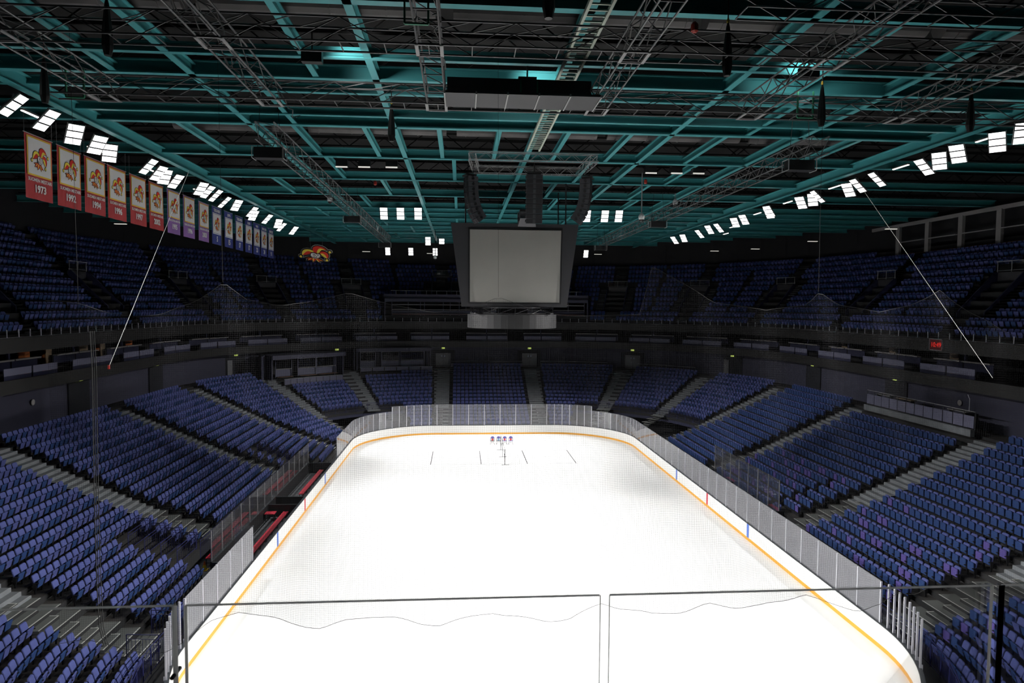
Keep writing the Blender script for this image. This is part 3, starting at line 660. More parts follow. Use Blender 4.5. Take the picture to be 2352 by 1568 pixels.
# ---------------------------------------------------------------- suites: ledges and panels round the ring, rail posts
def suite(g0, g1, idx, lab, inner=None):
    x, y, nx, ny = ring((g0+g1)/2, 18.3); e = empty('suite_booth', (x, y, 9.6)); tag(e, lab, 'suite front', 'suite fronts round the ring'); O = Vector((x, y, 9.6))
    for h, (a, b) in enumerate(((g0, (g0*1.03+g1*.97)/2), ((g0*.97+g1*1.03)/2, g1))):
        for d, z0, z1, nm, m, th in ((18.35, .72, 1.2, 'front_panel', 'panel', .06), (18.35, .25, .70, 'lower_panel', 'wallb', .04), (19.6, 1.52, 1.62, 'ledge', 'ledge', .34), (19.75, .7, 1.5, 'ledge_front', 'wallb', .05)):
            A = Vector((*ring(a, d)[:2], 9.6))-O; B = Vector((*ring(b, d)[:2], 9.6))-O; A.z = B.z = (z0+z1)/2; mb = MB(); mb.bar(A, B, th, z1-z0); mb.obj(nm, M[m], e)
    c = Vector((*ring((g0+g1)/2, 19.9)[:2], 9.6))-O; mb = MB(); mb.box((c.x, c.y, 1.25), (.16, .16, 2.3), math.atan2(ny, nx)); mb.obj('pillar', M['wallb'], e)
    if inner:
        for (u, wd, m, dd) in inner:
            gg = g0+(g1-g0)*u; c = Vector((*ring(gg, 19.6+dd)[:2], 9.6))-O; _, _, qx, qy = ring(gg, 18); mb = MB(); mb.box((c.x, c.y, 1.2), (.08, wd, 2.35), math.atan2(qy, qx)); mb.obj('partition', M[m], e)
    return e
SG = []
g = 54.9-.3
# far end centre then both ways, bay period 7.9 m measured on the ring
def span(gc, w, d=18.6): s = gscale(gc, d); return gc-w/2/s, gc+w/2/s
centers = [58.0]; 
def step_g(gc, dist, d=18.6):
    n = 40
    for _ in range(n): gc += dist/n/gscale(gc, d)
    return gc
for sgn in (1, -1):
    gc = 58.0+(.0)
    for k in range(9):
        gc = step_g(gc, sgn*7.9); centers.append(gc)
centers.sort(); centers = [c+.0 for c in centers if -20 < c < 136]
for n, gc in enumerate(centers):
    a, b = span(gc, 5.9)
    side = 'right stand' if gc < 30 else 'left stand' if gc > 86 else 'far end'
    inn = None
    if gc > 94: inn = [(.02, 1.3, 'beige' if n % 2 else 'orange', 1.0), (.55, 1.1, 'orange', 2.2), (.97, .7, 'beige', .6)]
    elif gc < 22: inn = [(.95, 1.0, 'beige', 1.4)]
    suite(a, b, n, 'suite front with lavender panels and pale ledge, %s, %s anticlockwise' % (side, ORD[n+1]), inn)
e = empty('suite_rail', (0, 0, 0)); tag(e, 'thin steel rail with short posts along the upper tier front', 'railing')
mb = MB(); st = stations(-21.5, 137.5, 1.0); mb.path([rg(g, 17.95, 12.86) for g in st], .02, 4); mb.obj('rail', M['alud'], e)
allp = along(-21.5, 137.5, 17.95, 1.2)
allp = [g for g in allp if in_view((*ring(g, 17.95)[:2], 13.0), 60)]
allp.sort(key=lambda g: (Vector(rg(g, 17.95, 13))-Vector(CAM)).length)
for g in allp[:100]: x, y, nx, ny = ring(g, 17.95); mb = MB(); mb.box((x, y, 13.12), (.05, .05, .52), math.atan2(ny, nx)); mb.obj('post', M['alu'], e)
if len(allp) > 100:
    mb = MB()
    for g in allp[100:]: x, y, nx, ny = ring(g, 17.95); mb.box((x, y, 13.12), (.05, .05, .52), math.atan2(ny, nx))
    o = mb.obj('post', M['alu'], e); o['kind'] = 'stuff'

# ---------------------------------------------------------------- upper tier: entrances with numbers, stairs
NUMS = {15.9: '314', .2: '315', 28.4: '313', 36.2: '312', 43.5: '311', 51.4: '310', 64.6: '309', 72.5: '308', 79.8: '307', 87.6: '306', 100.1: '305', 115.8: '304'}
for v in VOM:
    key = [k for k in NUMS if abs(k-v) < .05]
    num = NUMS[key[0]] if key else None
    if not num: continue
    d0, z0 = UP[1]; x, y, nx, ny = ring(v, 20.6); rz = math.atan2(-ny, -nx)-pi/2
    side = 'right' if x > 20 else 'left' if x < -20 else 'far'
    e = empty('entrance_box', (x, y, 14.0), rz); tag(e, 'dark stairway entrance numbered %s in the upper %s tier with top rail' % (num, side), 'entrance', 'upper tier entrances')
    high = v in (51.4, 64.6) or abs(v-51.4) < .1 or abs(v-64.6) < .1
    zt = 4.1+(1.6 if high else 0); yb = -3.4 if not high else -5.6; sz = (2.0 if high else 0)
    mb = MB(); mb.box((0, yb, (zt+sz)/2), (2.9, .15, zt-sz)); mb.obj('back_panel', M['dgrey'], e)
    for s in (-1, 1):
        M4 = Matrix(((0, 0, 1, s*1.45-.06), (1, 0, 0, 0), (0, 1, 0, 0), (0, 0, 0, 1)))
        mb = MB(); mb.prism([(0, sz), (yb, sz), (yb, zt), (yb+.3, zt), (0, sz+.9)], M4, .12); mb.obj('side_wall', M['wallb'], e)
    mb = MB(); mb.box((0, yb/2, sz+.02), (2.78, -yb, .04)); mb.obj('floor', M['wallk'], e)
    mb = MB(); mb.tube((-1.5, yb+.1, zt+.85), (1.5, yb+.1, zt+.85), .035)
    for s in (-1.4, 0, 1.4): mb.tube((s, yb+.1, zt), (s, yb+.1, zt+.85), .03)
    mb.tube((-1.5, yb+.1, zt+.12), (1.5, yb+.1, zt+.12), .025); mb.obj('top_rail', M['alud'], e)
    mb = MB(); mb.box((0, yb+.1, zt+.48), (2.7, .015, .6)); mb.obj('glass_pane', M['glassc'], e)
    mb = MB(); mb.box((0, yb+.12, sz+2.15), (.62, .05, .3)); pl = mb.obj('number_plate', M['numbg'], e)
    text(num, .34, M['num'], pl, Matrix.Translation((0, yb+.15, sz+2.15)) @ Matrix.Rotation(pi, 4, 'Z') @ Matrix.Rotation(pi/2, 4, 'X'))
    cx, cy, _, _ = ring(v, 20.6-yb-.2)
    exitsign((cx, cy, 14.0+sz+1.72), rz, 'green exit sign under number %s in the upper tier' % num, .9)
    if high: mb = MB(); mb.box((0, yb+.1, sz+.75), (1.8, .03, 1.3)); mb.obj('glass_door', M['winb'], e)
    # stairs beside, below and above
    st = MB(); gs_ = gscale(v, 22)
    for i, (d, z) in enumerate(UP[:12]):
        if i < 5 and 45.6 < v < 70.4: continue
        lanes = [(-2.6, -1.6), (1.6, 2.6)] if 2 <= i <= 7 else [(-.8, .8)]
        for a, b in lanes:
            for h in range(3):
                dd = d-.515-.273*(2-h); zz = z+.012-.233*(2-h); A = ring(v+a/gscale(v, d), dd); B = ring(v+b/gscale(v, d), dd); A2 = ring(v+a/gscale(v, d), dd+.27); B2 = ring(v+b/gscale(v, d), dd+.27)
                st.add([(A[0], A[1], zz-.1), (B[0], B[1], zz-.1), (B[0], B[1], zz), (A[0], A[1], zz)], [(0, 1, 2, 3)], 1); st.add([(A[0], A[1], zz-.22), (B[0], B[1], zz-.22), (B[0], B[1], zz), (A[0], A[1], zz), (B2[0], B2[1], zz), (A2[0], A2[1], zz)], [(0, 1, 2, 3), (3, 2, 4, 5)], 0)
                st.m[-1] = 1
    o = st.obj('upper_stair', [M['wallk'], M['conc']]); tag(o, 'grey steps around upper tier entrance %s' % num, 'stairs', 'upper tier steps', 'structure')
# centre far end: club boxes below the upper rows
e = empty('club_box_row', (0, 0, 0)); tag(e, 'row of dark club boxes with slate fascia in the upper far end', 'club boxes')
mb = MB(); sweep(mb, [(19.0, 15.65), (18.7, 15.7), (18.7, 16.1), (19.3, 16.3), (19.3, 16.75), (20.2, 16.75), (20.2, 15.65)], 45.8, 70.2, None, 1.2, True); mb.obj('fascia', M['slate'], e)
mb = MB(); sweep(mb, [(22.6, 13.0), (22.6, 16.7)], 45.8, 70.2); mb.obj('rear_wall', M['wallk'], e)
for g in (45.8, 70.2):
    mb = MB(); A = ring(g, 18.3); B = ring(g, 23); mb.bar((A[0], A[1], 14.4), (B[0], B[1], 14.4), .12, 3.2); mb.obj('side_wall', M['slate'], e)
mb = MB(); mb.path([rg(g, 19.35, 17.25) for g in stations(46.5, 69.5)], .02, 4); [mb.tube(rg(g, 19.35, 16.75), rg(g, 19.35, 17.25), .025) for g in along(46.5, 69.5, 19.3, 1.45)]; mb.obj('guard_rail', M['alu'], e)
for gc in (47.8, 51.4, 55.0, 61.0, 64.3, 67.8):
    a, b = span(gc, 4.6, 19.2)
    for (z, dd, m, hh, nm, th) in ((15.25, 19.6, 'ledge', .09, 'window_rail', .05), (14.55, 19.5, 'ledge', .07, 'ledge', .3), (14.1, 19.4, 'slate', .6, 'front_panel', .05), (13.9, 18.95, 'wood', .07, 'counter', .35)):
        A = ring(a, dd); B = ring(b, dd); mb = MB(); mb.bar((A[0], A[1], z), (B[0], B[1], z), th, hh); mb.obj(nm, M[m], e)
    for gg in (a, (a+b)/2, b):
        A = ring(gg, 19.5); mb = MB(); mb.box((A[0], A[1], 14.4), (.08, .08, 2.6)); mb.obj('post', M['panel'], e)
# upper right lounge boxes
e = empty('lounge_box_row', (0, 0, 0)); tag(e, 'row of glazed lounge boxes with pale posts high on the right side', 'lounge boxes')
mb = MB()
mb.bar((42.6, 25, 20.2), (42.6, -6, 20.2), .12, .95); mb.obj('front_panel', M['slate'], e)
mb = MB(); mb.bar((43.0, 25, 24.0), (43.0, -6, 24.0), .2, .35); mb.obj('top_beam', M['ledge'], e)
mb = MB(); mb.bar((45.5, 25, 22.3), (45.5, -6, 22.3), .1, 4); mb.obj('rear_wall', M['wallk'], e)
for k in range(5):
    y = 20.3-4.6*k; mb = MB(); mb.box((43.0, y, 22.4), (.3, .55, 3.0)); mb.obj('post', M['ledge'], e)
    mb = MB(); mb.bar((42.9, y-.3, 22.2), (42.9, y-4.1, 22.2), .25, .08); mb.obj('ledge', M['ledge'], e)
    mb = MB(); mb.bar((43.3, y-.3, 20.95), (43.3, y-4.1, 20.95), .3, .1); mb.obj('counter', M['wood'], e)

# clock on the right upper fascia
e = empty('wall_clock', (32.72, -.2, 12.42), pi/2); tag(e, 'red digital clock reading 10:49 on the right upper fascia', 'clock')
mb = MB(); mb.box((0, 0, 0), (1.35, .1, .8)); mb.obj('display', M['dimred'], e)
mb = MB()
for s in (-1, 1): mb.box((s*.7, .02, 0), (.05, .16, .88)); mb.box((0, .02, s*.42), (1.45, .16, .05))
mb.obj('frame', M['alud'], e)
text('10:49', .52, M['digit'], e, Matrix.Translation((0, .065, -.02)) @ Matrix.Rotation(pi, 4, 'Z') @ Matrix.Rotation(pi/2, 4, 'X'), 'digits', .0)

# ---------------------------------------------------------------- roof beams
ZB = 24.35
def beam(a, b, H, W_, lab, name='roof_beam', m='teal'):
    mb = MB(); mb.ibeam(a, b, H, W_); return tag(mb.obj(name, M[m]), lab, 'roof beam', None, 'structure')
YM = [-43.0, -35.7, -28.4, -21.1, -13.7, -6.3, 1.2, 8.4, 15.8, 23.1, 30.4, 37.6, 44.8, 51.5]
def halfw(y): return 44 if y < 30 else 44-(y-30)*.85
for k, y in enumerate(YM):
    hw = halfw(y); beam((-hw, y, ZB+.25), (hw, y, ZB+.25), .52, .34, 'deep teal cross beam of the roof, %s from the camera end' % ORD[k+1])
for k, y in enumerate((-23.6, -19.3, -15.7, 18.9, 26.6, 34.2, 41.4)):
    hw = halfw(y)-1; beam((-hw, y, ZB+.15), (hw, y, ZB+.15), .34, .24, 'slimmer teal cross beam between the deep ones, %s from the camera' % ORD[k+1])
XM = [-21.9, -14.5, -7.2, .3, 7.5, 14.6, 21.9]
for k, x in enumerate(XM):
    big = abs(x) in (21.9,)
    beam((x, -40, ZB-.06 if big else ZB+.2), (x, 51 if abs(x) < 25 else 36, ZB-.06 if big else ZB+.2), .6 if big else .42, .36 if big else .28, 'long teal beam running away from the camera, %s from the left' % ORD[k+1])
n = 0
for k, (ya, yb) in enumerate(zip(YM[2:], YM[3:])):
    for x in ((-18.2, -12.4, -8.8, -4.9, -1.7, 2.0, 5.4, 10.6, 18.2) if k == 2 else (-12.2, -4.2, 4.6, 11.6) if k % 2 else (-17.5, -9.6, 3.4, 10.6)):
        if k in (0, 1) and abs(x) < 6: continue
        n += 1; mb = MB(); mb.ibeam((x, ya, ZB+.2), (x, yb, ZB+.2), .32, .24); side = 'left' if x < 0 else 'right'
        tag(mb.obj('roof_purlin', M['teal']), 'short teal purlin in roof bay %s from the camera, %.0f metres %s of centre' % (ORD[k+1], abs(x), side), 'roof beam', 'short roof purlins', 'structure')
# ribs and roof trusses of the deck above
for k, y in enumerate(np.arange(-42, 54, 3.65)):
    mb = MB(); y = float(y)
    mb.bar((-46, y, 26.6), (46, y, 26.6), .12, .2); 
    for x in np.arange(-45, 45, 3.6): mb.bar((x, y, 26.6), (x+1.8, y, 25.2), .06, .06); mb.bar((x+1.8, y, 25.2), (x+3.6, y, 26.6), .06, .06)
    mb.bar((-46, y, 25.2), (46, y, 25.2), .08, .1)
    tag(mb.obj('roof_truss', M['roof']), 'dark slender roof truss above the beams, %s from the camera end' % ORD[k+1], 'roof truss', 'dark roof trusses', 'structure')
k = 0
for y, z, r in ((-25.8, 25.4, .45), (-9.2, 25.5, .42), (4.6, 25.4, .4), (19.6, 25.3, .4), (33, 25.2, .35)):
    for x0, x1 in ((-20, -13), (-12.5, -4.6), (-4.0, 4.3), (4.9, 13), (13.6, 20)):
        k += 1; mb = MB(); mb.tube((x0, y, z), (x1, y, z), r, 14)
        for q in np.arange(x0+.5, x1, 1.9): mb.tube((q, y, z), (q+.06, y, z), r+.03, 14)
        tag(mb.obj('air_duct', M['duct'], smooth=False), 'round grey air duct, run %s from the camera, piece %s from the left' % (ORD[(k-1)//5+1], ORD[(k-1) % 5+1]), 'duct', 'roof air ducts')

# ---------------------------------------------------------------- lighting trusses near the camera
def truss(a, b, wd, ht, lab, name='lighting_truss', m='truss', pitch=1.0, r=.032, end=True):
    a, b = Vector(a), Vector(b); t = (b-a); L = t.length; t.normalize(); s = t.cross(Vector((0, 0, 1))).normalized(); u = Vector((0, 0, 1)) if abs(t.z) < .1 else s.cross(t)
    e = empty(name, a); tag(e, lab, 'truss'); cor = [(-1, 0), (1, 0), (1, 1), (-1, 1)]
    def P(k, d): return s*(cor[k][0]*wd/2)+u*(cor[k][1]*ht)+t*d
    for k in range(4): mb = MB(); mb.tube(P(k, 0), P(k, L), r, 6); mb.obj('chord', M[m], e)
    n = max(2, int(L/pitch)); mb = MB(); q = L/n
    for i in range(n):
        x0, x1 = i*q, (i+1)*q; z = i % 2
        mb.tube(P(0 if z else 3, x0), P(3 if z else 0, x1), r*.6, 4, caps=False); mb.tube(P(1 if z else 2, x0), P(2 if z else 1, x1), r*.6, 4, caps=False)
        mb.tube(P(0, x0), P(1, x0), r*.62, 4, caps=False); mb.tube(P(3, x0), P(2 , x1), r*.55, 4, caps=False)
    mb.obj('bracing', M[m], e)
    return e
ZT = 22.65
TX = [-22.8, -16.7, -10.8, -4.65, 1.45, 7.55, 13.65, 19.8]
for k, x in enumerate(TX): truss((x, -40, ZT), (x, -23.2, ZT), .66, .62, 'black box truss running away from the camera, %s from the left' % ORD[k+1], pitch=.95)
truss((-30, -29.35, ZT), (27, -29.35, ZT), .8, .68, 'black box truss crossing the roof, nearer of the two full cross trusses', pitch=1.25)
truss((-18.5, -23.6, ZT), (27, -23.6, ZT), .8, .68, 'black box truss crossing the roof, farther of the two full cross trusses', pitch=1.25)
truss((3.4, -32.6, ZT), (27, -32.6, ZT), .8, .68, 'short black cross truss nearest the camera on the right', pitch=1.25)
truss((-30, -34.6, ZT), (-6, -34.6, ZT), .8, .68, 'short black cross truss nearest the camera on the left', pitch=1.25)
for k, (x, y) in enumerate([(x, y) for y in (-29.35, -23.6) for x in TX[1:7]]):
    mb = MB()
    for s in (-1, 1): mb.box((x+s*.36, y, ZT-.04), (.1, .95, .03)); mb.box((x, y+s*.45, ZT-.04), (.8, .06, .03))
    tag(mb.obj('truss_corner_plate', M['trussg']), 'pale corner plate frame at truss crossing, %s cross truss, %s from the left' % ('nearer' if k < 6 else 'farther', ORD[k % 6+1]), 'truss plate', 'truss corner plates')
for k, (x0, z) in enumerate(((-11.75, 21.9), (11.85, 21.9))):
    side = 'left' if k == 0 else 'right'
    truss((x0, -21.0, z), (x0, 25.5, z), .75, .7, 'long dark truss hanging over the %s half of the rink' % side, 'hanging_truss', 'truss', .8, .03)
    for j, y in enumerate((-19.5, 3.0, 25.0)):
        e = empty('winch_box', (x0-.2, y, z-.28)); e.scale = (.62, .62, .6); tag(e, 'black winch box with cables under the %s hanging truss, %s from the camera' % (side, ORD[j+1]), 'winch box')
        mb = MB(); mb.box((0, 0, 0), (1.9, .9, .75)); mb.obj('case', M['black'], e)
        mb = MB()
        for s in (-1, 1):
            for h in (-1, 1): mb.tube((s*1.05, -.5, h*.4), (s*1.05, .5, h*.4), .03)
            mb.tube((s*1.05, -.5, -.4), (s*1.05, -.5, .4), .03); mb.tube((s*1.05, .5, -.4), (s*1.05, .5, .4), .03)
        mb.obj('frame', M['trussg'], e)
        for s in (-.8, .8): mb = MB(); mb.tube((s, 0, .35), (s*.7, 0, 4.0), .02); mb.obj('cable', M['roped'], e)
e = empty('scaffold_platform', (-1.55, -24.95, ZT-.1)); tag(e, 'scratched dark plank platform slung between two trusses above the scoreboard', 'platform')
for k in range(5): mb = MB(); mb.box((-2.2+1.1*k, 0, 0), (1.04, 1.7, .08)); mb.obj('deck_board', M['dgrey'], e)
for k in range(6): mb = MB(); mb.box((-2.75+1.1*k, 0, -.02), (.05, 1.75, .1)); mb.obj('edge_bar', M['trussg'], e)
mb = MB(); mb.box((0, .85, .6), (5.4, .03, .9)); mb.obj('guard_panel', M['roofp'], e)
for k, y0 in enumerate((-36, )):
    e = empty('catwalk_ladder', (.35, -36, 24.0)); tag(e, 'cream ladder-like cable tray running above the trusses right of centre', 'cable tray')
    for s in (-1, 1): mb = MB(); mb.box((s*.34, 12.4, 0), (.09, 25.5, .14)); mb.obj('side_rail', M['catw'], e)
    mb = MB(); [mb.box((0, j*.42, 0), (.62, .06, .05)) for j in range(60)]; mb.obj('rung', M['catw'], e)
HO = [(-18.3, -24.4), (-6.7, -20.0), (10.1, -24.2), (16.3, -24.0), (-13.7, -29.4), (4.3, -29.4), (-1.6, -33)]
for k, (x, y) in enumerate(HO):
    e = empty('chain_hoist', (x, y, 22.7)); tag(e, 'black chain hoist with cable bag hanging by the trusses, %s in left to right order' % ORD[sorted(HO).index((x, y))+1], 'hoist', 'chain hoists')
    mb = MB(); mb.lathe([(.02, 1.05), (.06, .9), (.14, .2), (.16, -.3), (.10, -.55)][::-1], (0, 0, 0), 8); mb.obj('cable_bag', M['hoist'], e)
    mb = MB(); mb.tube((0, 0, 1.0), (0, 0, 2.0), .02); mb.obj('chain', M['hoist'], e); mb = MB(); mb.lathe([(.02, 1.0), (.05, 1.06), (.03, 1.15)], (0, 0, 0), 8); mb.obj('hook', M['yhook'], e)
for k, (x, y) in enumerate(((-17.6, -23.8), (-4.9, -31.4), (9.6, -23.9), (13.9, -30.2), (-1.2, -24.1))):
    mb = MB(); mb.box((0, 0, 0), (.62, .07, .05)); mb.box((-.31, 0, .5), (.05, .07, 1.0)); mb.box((.31, 0, .5), (.05, .07, 1.0))
    o = mb.obj('lifting_sling', M['green'], None, (x, y, ZT-.1)); tag(o, 'green lifting sling looped under a black truss, %s in left to right order' % ORD[[4, 2, 5, 3, 1].index(k+1)+1 if k+1 in [4, 2, 5, 3, 1] else 1], 'sling', 'green slings')
for k, (x, y) in enumerate(((-9.5, -3.0), (3.1, -29.9), (8.3, -5.6))):
    mb = MB(); mb.lathe([(.06, 0), (.11, .04), (.11, .22), (.05, .3)], (0, 0, 0), 10); tag(mb.obj('beacon', M['redd'], None, (x, y, 23.2)), 'small red beacon fitting in the roof, %s from the left' % ORD[k+1], 'beacon')
rr = random.Random(3)
mbs = {}
for k in range(26):
    x = rr.choice(TX[2:7])+rr.uniform(-.4, .4); y0 = rr.uniform(-38, -24); pts = [(x+rr.uniform(-.15, .15), y0+j*.6, 22.75+rr.uniform(0, .25)) for j in range(7)]
    mb = mbs.setdefault(0, MB()); mb.path(pts, .02, 4)
tag(mbs[0].obj('loose_cables', M['roped']), 'tangled black cables lying along the trusses near the camera', 'cables', kind='stuff')

# ---------------------------------------------------------------- floodlights
def spot(parent, target, wloc, power, ang=SPOT_ANG, blend=1.0):
    l = bpy.data.lights.new('floodlight_beam', 'SPOT'); l.energy = power; l.spot_size = ang; l.spot_blend = blend; l.shadow_soft_size = .35; l.color = (1, .985, .97)
    o = bpy.data.objects.new('floodlight_beam', l); COL.objects.link(o); o.parent = parent
    dirv = (Vector(target)-Vector(wloc)).normalized(); q = dirv.to_track_quat('-Z', 'Y')
    o.matrix_local = parent.matrix_basis.inverted() @ Matrix.Translation(Vector(wloc)+dirv*.35) @ q.to_matrix().to_4x4(); return o
def flood(x, y, z, yaw, tilt, lab, grp, target=None, power=0, n=3, wid=.66, roll=0):
    # a bar of n lamp panels; faces look down-and-in; tilt from straight down
    e = empty('floodlight', (x, y, z)); tag(e, lab, 'floodlight', grp)
    R = Matrix.Rotation(yaw, 4, 'Z') @ Matrix.Rotation(tilt, 4, 'X') @ Matrix.Rotation(roll, 4, 'Z')
    mb = MB()
    for k in range(n):
        c = (k-(n-1)/2)*.40; vs = [(-wid/2, c-.165, .0), (wid/2, c-.165, 0), (wid/2, c+.165, 0), (-wid/2, c+.165, 0), (-wid/2+.05, c-.15, .14), (wid/2-.05, c-.15, .14), (wid/2-.05, c+.15, .14), (-wid/2+.05, c+.15, .14)]
        b = MB(); b.add([R @ Vector(v) for v in vs], [(4, 5, 6, 7), (0, 1, 5, 4), (1, 2, 6, 5), (2, 3, 7, 6), (3, 0, 4, 7)]); h = b.obj('lamp_head', M['bracket'], e)
        b = MB(); b.add([R @ Vector(v) for v in [(-wid/2, c-.165, 0), (-wid/2, c+.165, 0), (wid/2, c+.165, 0), (wid/2, c-.165, 0)]], [(0, 1, 2, 3)])
        b.obj('lens', M['lens'] if power or target else M['lensdim'], h)
    for s in (-1, 1): mb.bar(R @ Vector((s*(wid/2+.03), -.6, .05)), R @ Vector((s*(wid/2+.03), .6, .05)), .03, .06)
    mb.tube(R @ Vector((0, 0, .15)), Vector((0, 0, .5)), .03); mb.obj('bracket', M['bracket'], e)
    if power: spot(e, target, (x, y, z), power)
    return e
rr = random.Random(11)
for side, YS in ((-1, FLOODS_L), (1, FLOODS_R)):
    for k, y in enumerate(YS):
        x = side*(21.75+rr.uniform(.2, .9)); yaw = side*rr.uniform(-.1, 1.0)
        ty = max(-30, min(33, y*1.15+rr.uniform(-3, 3))); tx = -side*(rr.uniform(15, 18) if k % 5 in (0, 2) else rr.uniform(-1, 4) if k % 5 in (1, 4) else rr.uniform(-12, -7))
        flood(x, y, 23.22, (pi/2)*side+yaw, .75, 'floodlight in the %s roof row, %s from the camera' % ('left' if side < 0 else 'right', ORD[k+1]), 'bright floodlights along both sides', (tx, ty, 0), SPOT_W*(1.45 if abs(y) > 19 else 1)*(2.2 if k % 5 in (0, 2) else 1.15 if k % 5 == 3 else .95))
for k, (x, y, z, n) in enumerate(((-10.95, 15.1, 23.7, 3), (-9.4, 15.0, 23.7, 3), (-7.75, 14.8, 23.7, 3), (8.15, 14.5, 23.7, 3), (9.85, 14.4, 23.7, 3), (11.15, 14.2, 23.7, 3), (-8.1, 41, 23.6, 3), (-6.3, 41, 23.6, 2), (-14.3, 50, 22.9, 3), (-11.0, 50, 22.9, 3), (-7.5, 50, 22.9, 3), (14.6, 50, 22.9, 3))):
    row = 'the middle roof row' if k < 6 else 'the far roof row'
    flood(x, y, z, 0, -1.1, 'upright floodlight in %s, %s from the left' % (row, ORD[k % 6+1]), 'bright floodlights facing the camera end', (x*.6, y+8 if k < 6 and k % 2 else y-16 if k < 6 else 22, 0), SPOT_W*(.8 if k < 6 else .7), n=n, roll=0)
for k, (x, y) in enumerate(((-11.4, -4.9), (-9.95, -5.0), (-8.2, -5.1), (8.8, -5.1), (10.5, -5.2), (11.95, -5.3))):
    e = empty('unlit_floodlight', (x, y, 24.0)); tag(e, 'unlit boxy floodlight with pale glowing lower rim behind a teal beam, %s from the left' % ORD[k+1], 'floodlight', 'unlit floodlights in the roof')
    mb = MB(); mb.box((0, .25, .25), (.75, .5, .42)); mb.obj('housing', M['black'], e); mb = MB(); mb.box((0, 0, 0), (.75, .08, .08)); mb.obj('rim', M['lensdim'], e)  # the rim is given its own glow although the lamp is off
TUBES = [(-24.3, -21.5), (-24.6, -14.5), (-25.5, -7), (-25, -.3), (-25, 7.5), (24.4, -14.8), (24.6, -7.3), (24.4, .2), (24.5, 7.8), (25, 15), (27, 26), (29, 33)]
for k, (x, y) in enumerate(TUBES):
    e = empty('tube_light', (x, y, 24.3)); side = 'left' if x < 0 else 'right'; idx = k+1 if x < 0 else k-4
    tag(e, 'thin fluorescent tube light outside the %s floodlights, %s from the camera' % (side, ORD[idx]), 'tube light', 'tube lights in the roof')
    mb = MB(); mb.box((0, 0, .05), (.14, 1.6, .08)); mb.obj('housing', M['bracket'], e); mb = MB(); mb.box((0, 0, -.01), (.1, 1.55, .05)); mb.obj('tube', M['lens2'], e)
for k, (x, y) in enumerate(((-17.5, 51), (-8.3, 53), (16.5, 50.5), (31, 42), (35, 38), (37, 27), (-37, 20), (38, 14))):
    mb = MB(); mb.box((0, 0, 0), (1.1, .3, .06)); tag(mb.obj('ceiling_lamp', M['lensdim'], None, (x, y, 22.9)), 'dim flat ceiling lamp above the upper tier, %s in the row from left to right' % ORD[[7, 1, 2, 3, 4, 5, 6, 8].index([1, 2, 3, 4, 5, 6, 7, 8][k])+1], 'ceiling lamp', 'dim ceiling lamps')
for k, (x, y, z) in enumerate(((-6.9, 34, 21.0), (8.6, -3.6, 21.3), (-14.0, 5, 23.4), (13.5, 4.5, 23.6))):
    e = empty('dome_camera', (x, y, z)); tag(e, 'white dome camera on a pole under the roof, %s' % ('left of the scoreboard', 'right of the scoreboard', 'under the left hanging truss', 'under the right hanging truss')[k], 'camera')
    mb = MB(); mb.tube((0, 0, .2), (0, 0, 24.3-z), .04); mb.obj('pole', M['alud'] if k else M['dgrey'], e)
    mb = MB(); mb.lathe([(.02, -.28), (.14, -.22), (.2, -.1), (.22, .05), (.14, .2), (.05, .28)], (0, 0, 0), 14); mb.obj('dome', M['white'], e, smooth=True)
    mb = MB(); mb.lathe([(.02, -.34), (.12, -.28), (.17, -.17), (.14, -.14)], (0, 0, 0), 12); mb.obj('lens_bowl', M['black'], e)

for k, (x, y, z, tx) in enumerate(((-8.9, -25.0, 23.75, -7.4), (9.0, -25.0, 23.75, 9.6), (-1.2, -23.1, 23.7, -.6))):
    e = empty('work_lamp', (x, y, z)); tag(e, 'dark work lamp lighting up a teal beam near the camera, %s from the left' % ORD[{0: 1, 2: 2, 1: 3}[k]], 'work lamp')
    mb = MB(); mb.box((0, -.25, 0), (.7, .3, .4)); mb.tube((0, -.25, .2), (0, -.25, .9), .03); mb.obj('housing', M['black'], e); mb = MB(); mb.box((0, -.09, 0), (.6, .02, .3)); mb.obj('lens', M['lens'], e)
    spot(e, (tx, y+1.5, z+.45), (x, y, z), 420, 1.5)
# ---------------------------------------------------------------- scoreboard and loudspeakers
S = empty('scoreboard', (.2, 0, 14.0)); tag(S, 'big hanging centre scoreboard with blank grey screen over a round ring display', 'scoreboard')
def frustum(z0, z1, w0, w1, d0, d1, yc=2.5, m='housing', name='housing'):
    mb = MB(); vs = []
    for z, w_, d_ in ((z0, w0, d0), (z1, w1, d1)):
        for s, t in ((-1, -1), (1, -1), (1, 1), (-1, 1)): vs.append((s*w_/2, yc+t*d_/2, z))
    mb.add(vs, [(3, 2, 1, 0), (4, 5, 6, 7), (0, 1, 5, 4), (1, 2, 6, 5), (2, 3, 7, 6), (3, 0, 4, 7)]); return mb.obj(name, M[m], S)
frustum(1.08, 7.15, 7.75, 9.35, 4.9, 5.1, 2.55)
mb = MB(); mb.add([(-3.27, .02, 1.42), (3.3, .02, 1.42), (3.38, -.06, 6.68), (-3.29, -.06, 6.68), (-3.27, .1, 1.42), (3.3, .1, 1.42), (3.38, .02, 6.68), (-3.29, .02, 6.68)], [(0, 1, 2, 3), (7, 6, 5, 4), (0, 4, 5, 1), (1, 5, 6, 2), (2, 6, 7, 3), (3, 7, 4, 0)])
sc_o = mb.obj('screen', M['screen'], S); sc_o['label'] = 'blank light grey screen'
mb = MB()
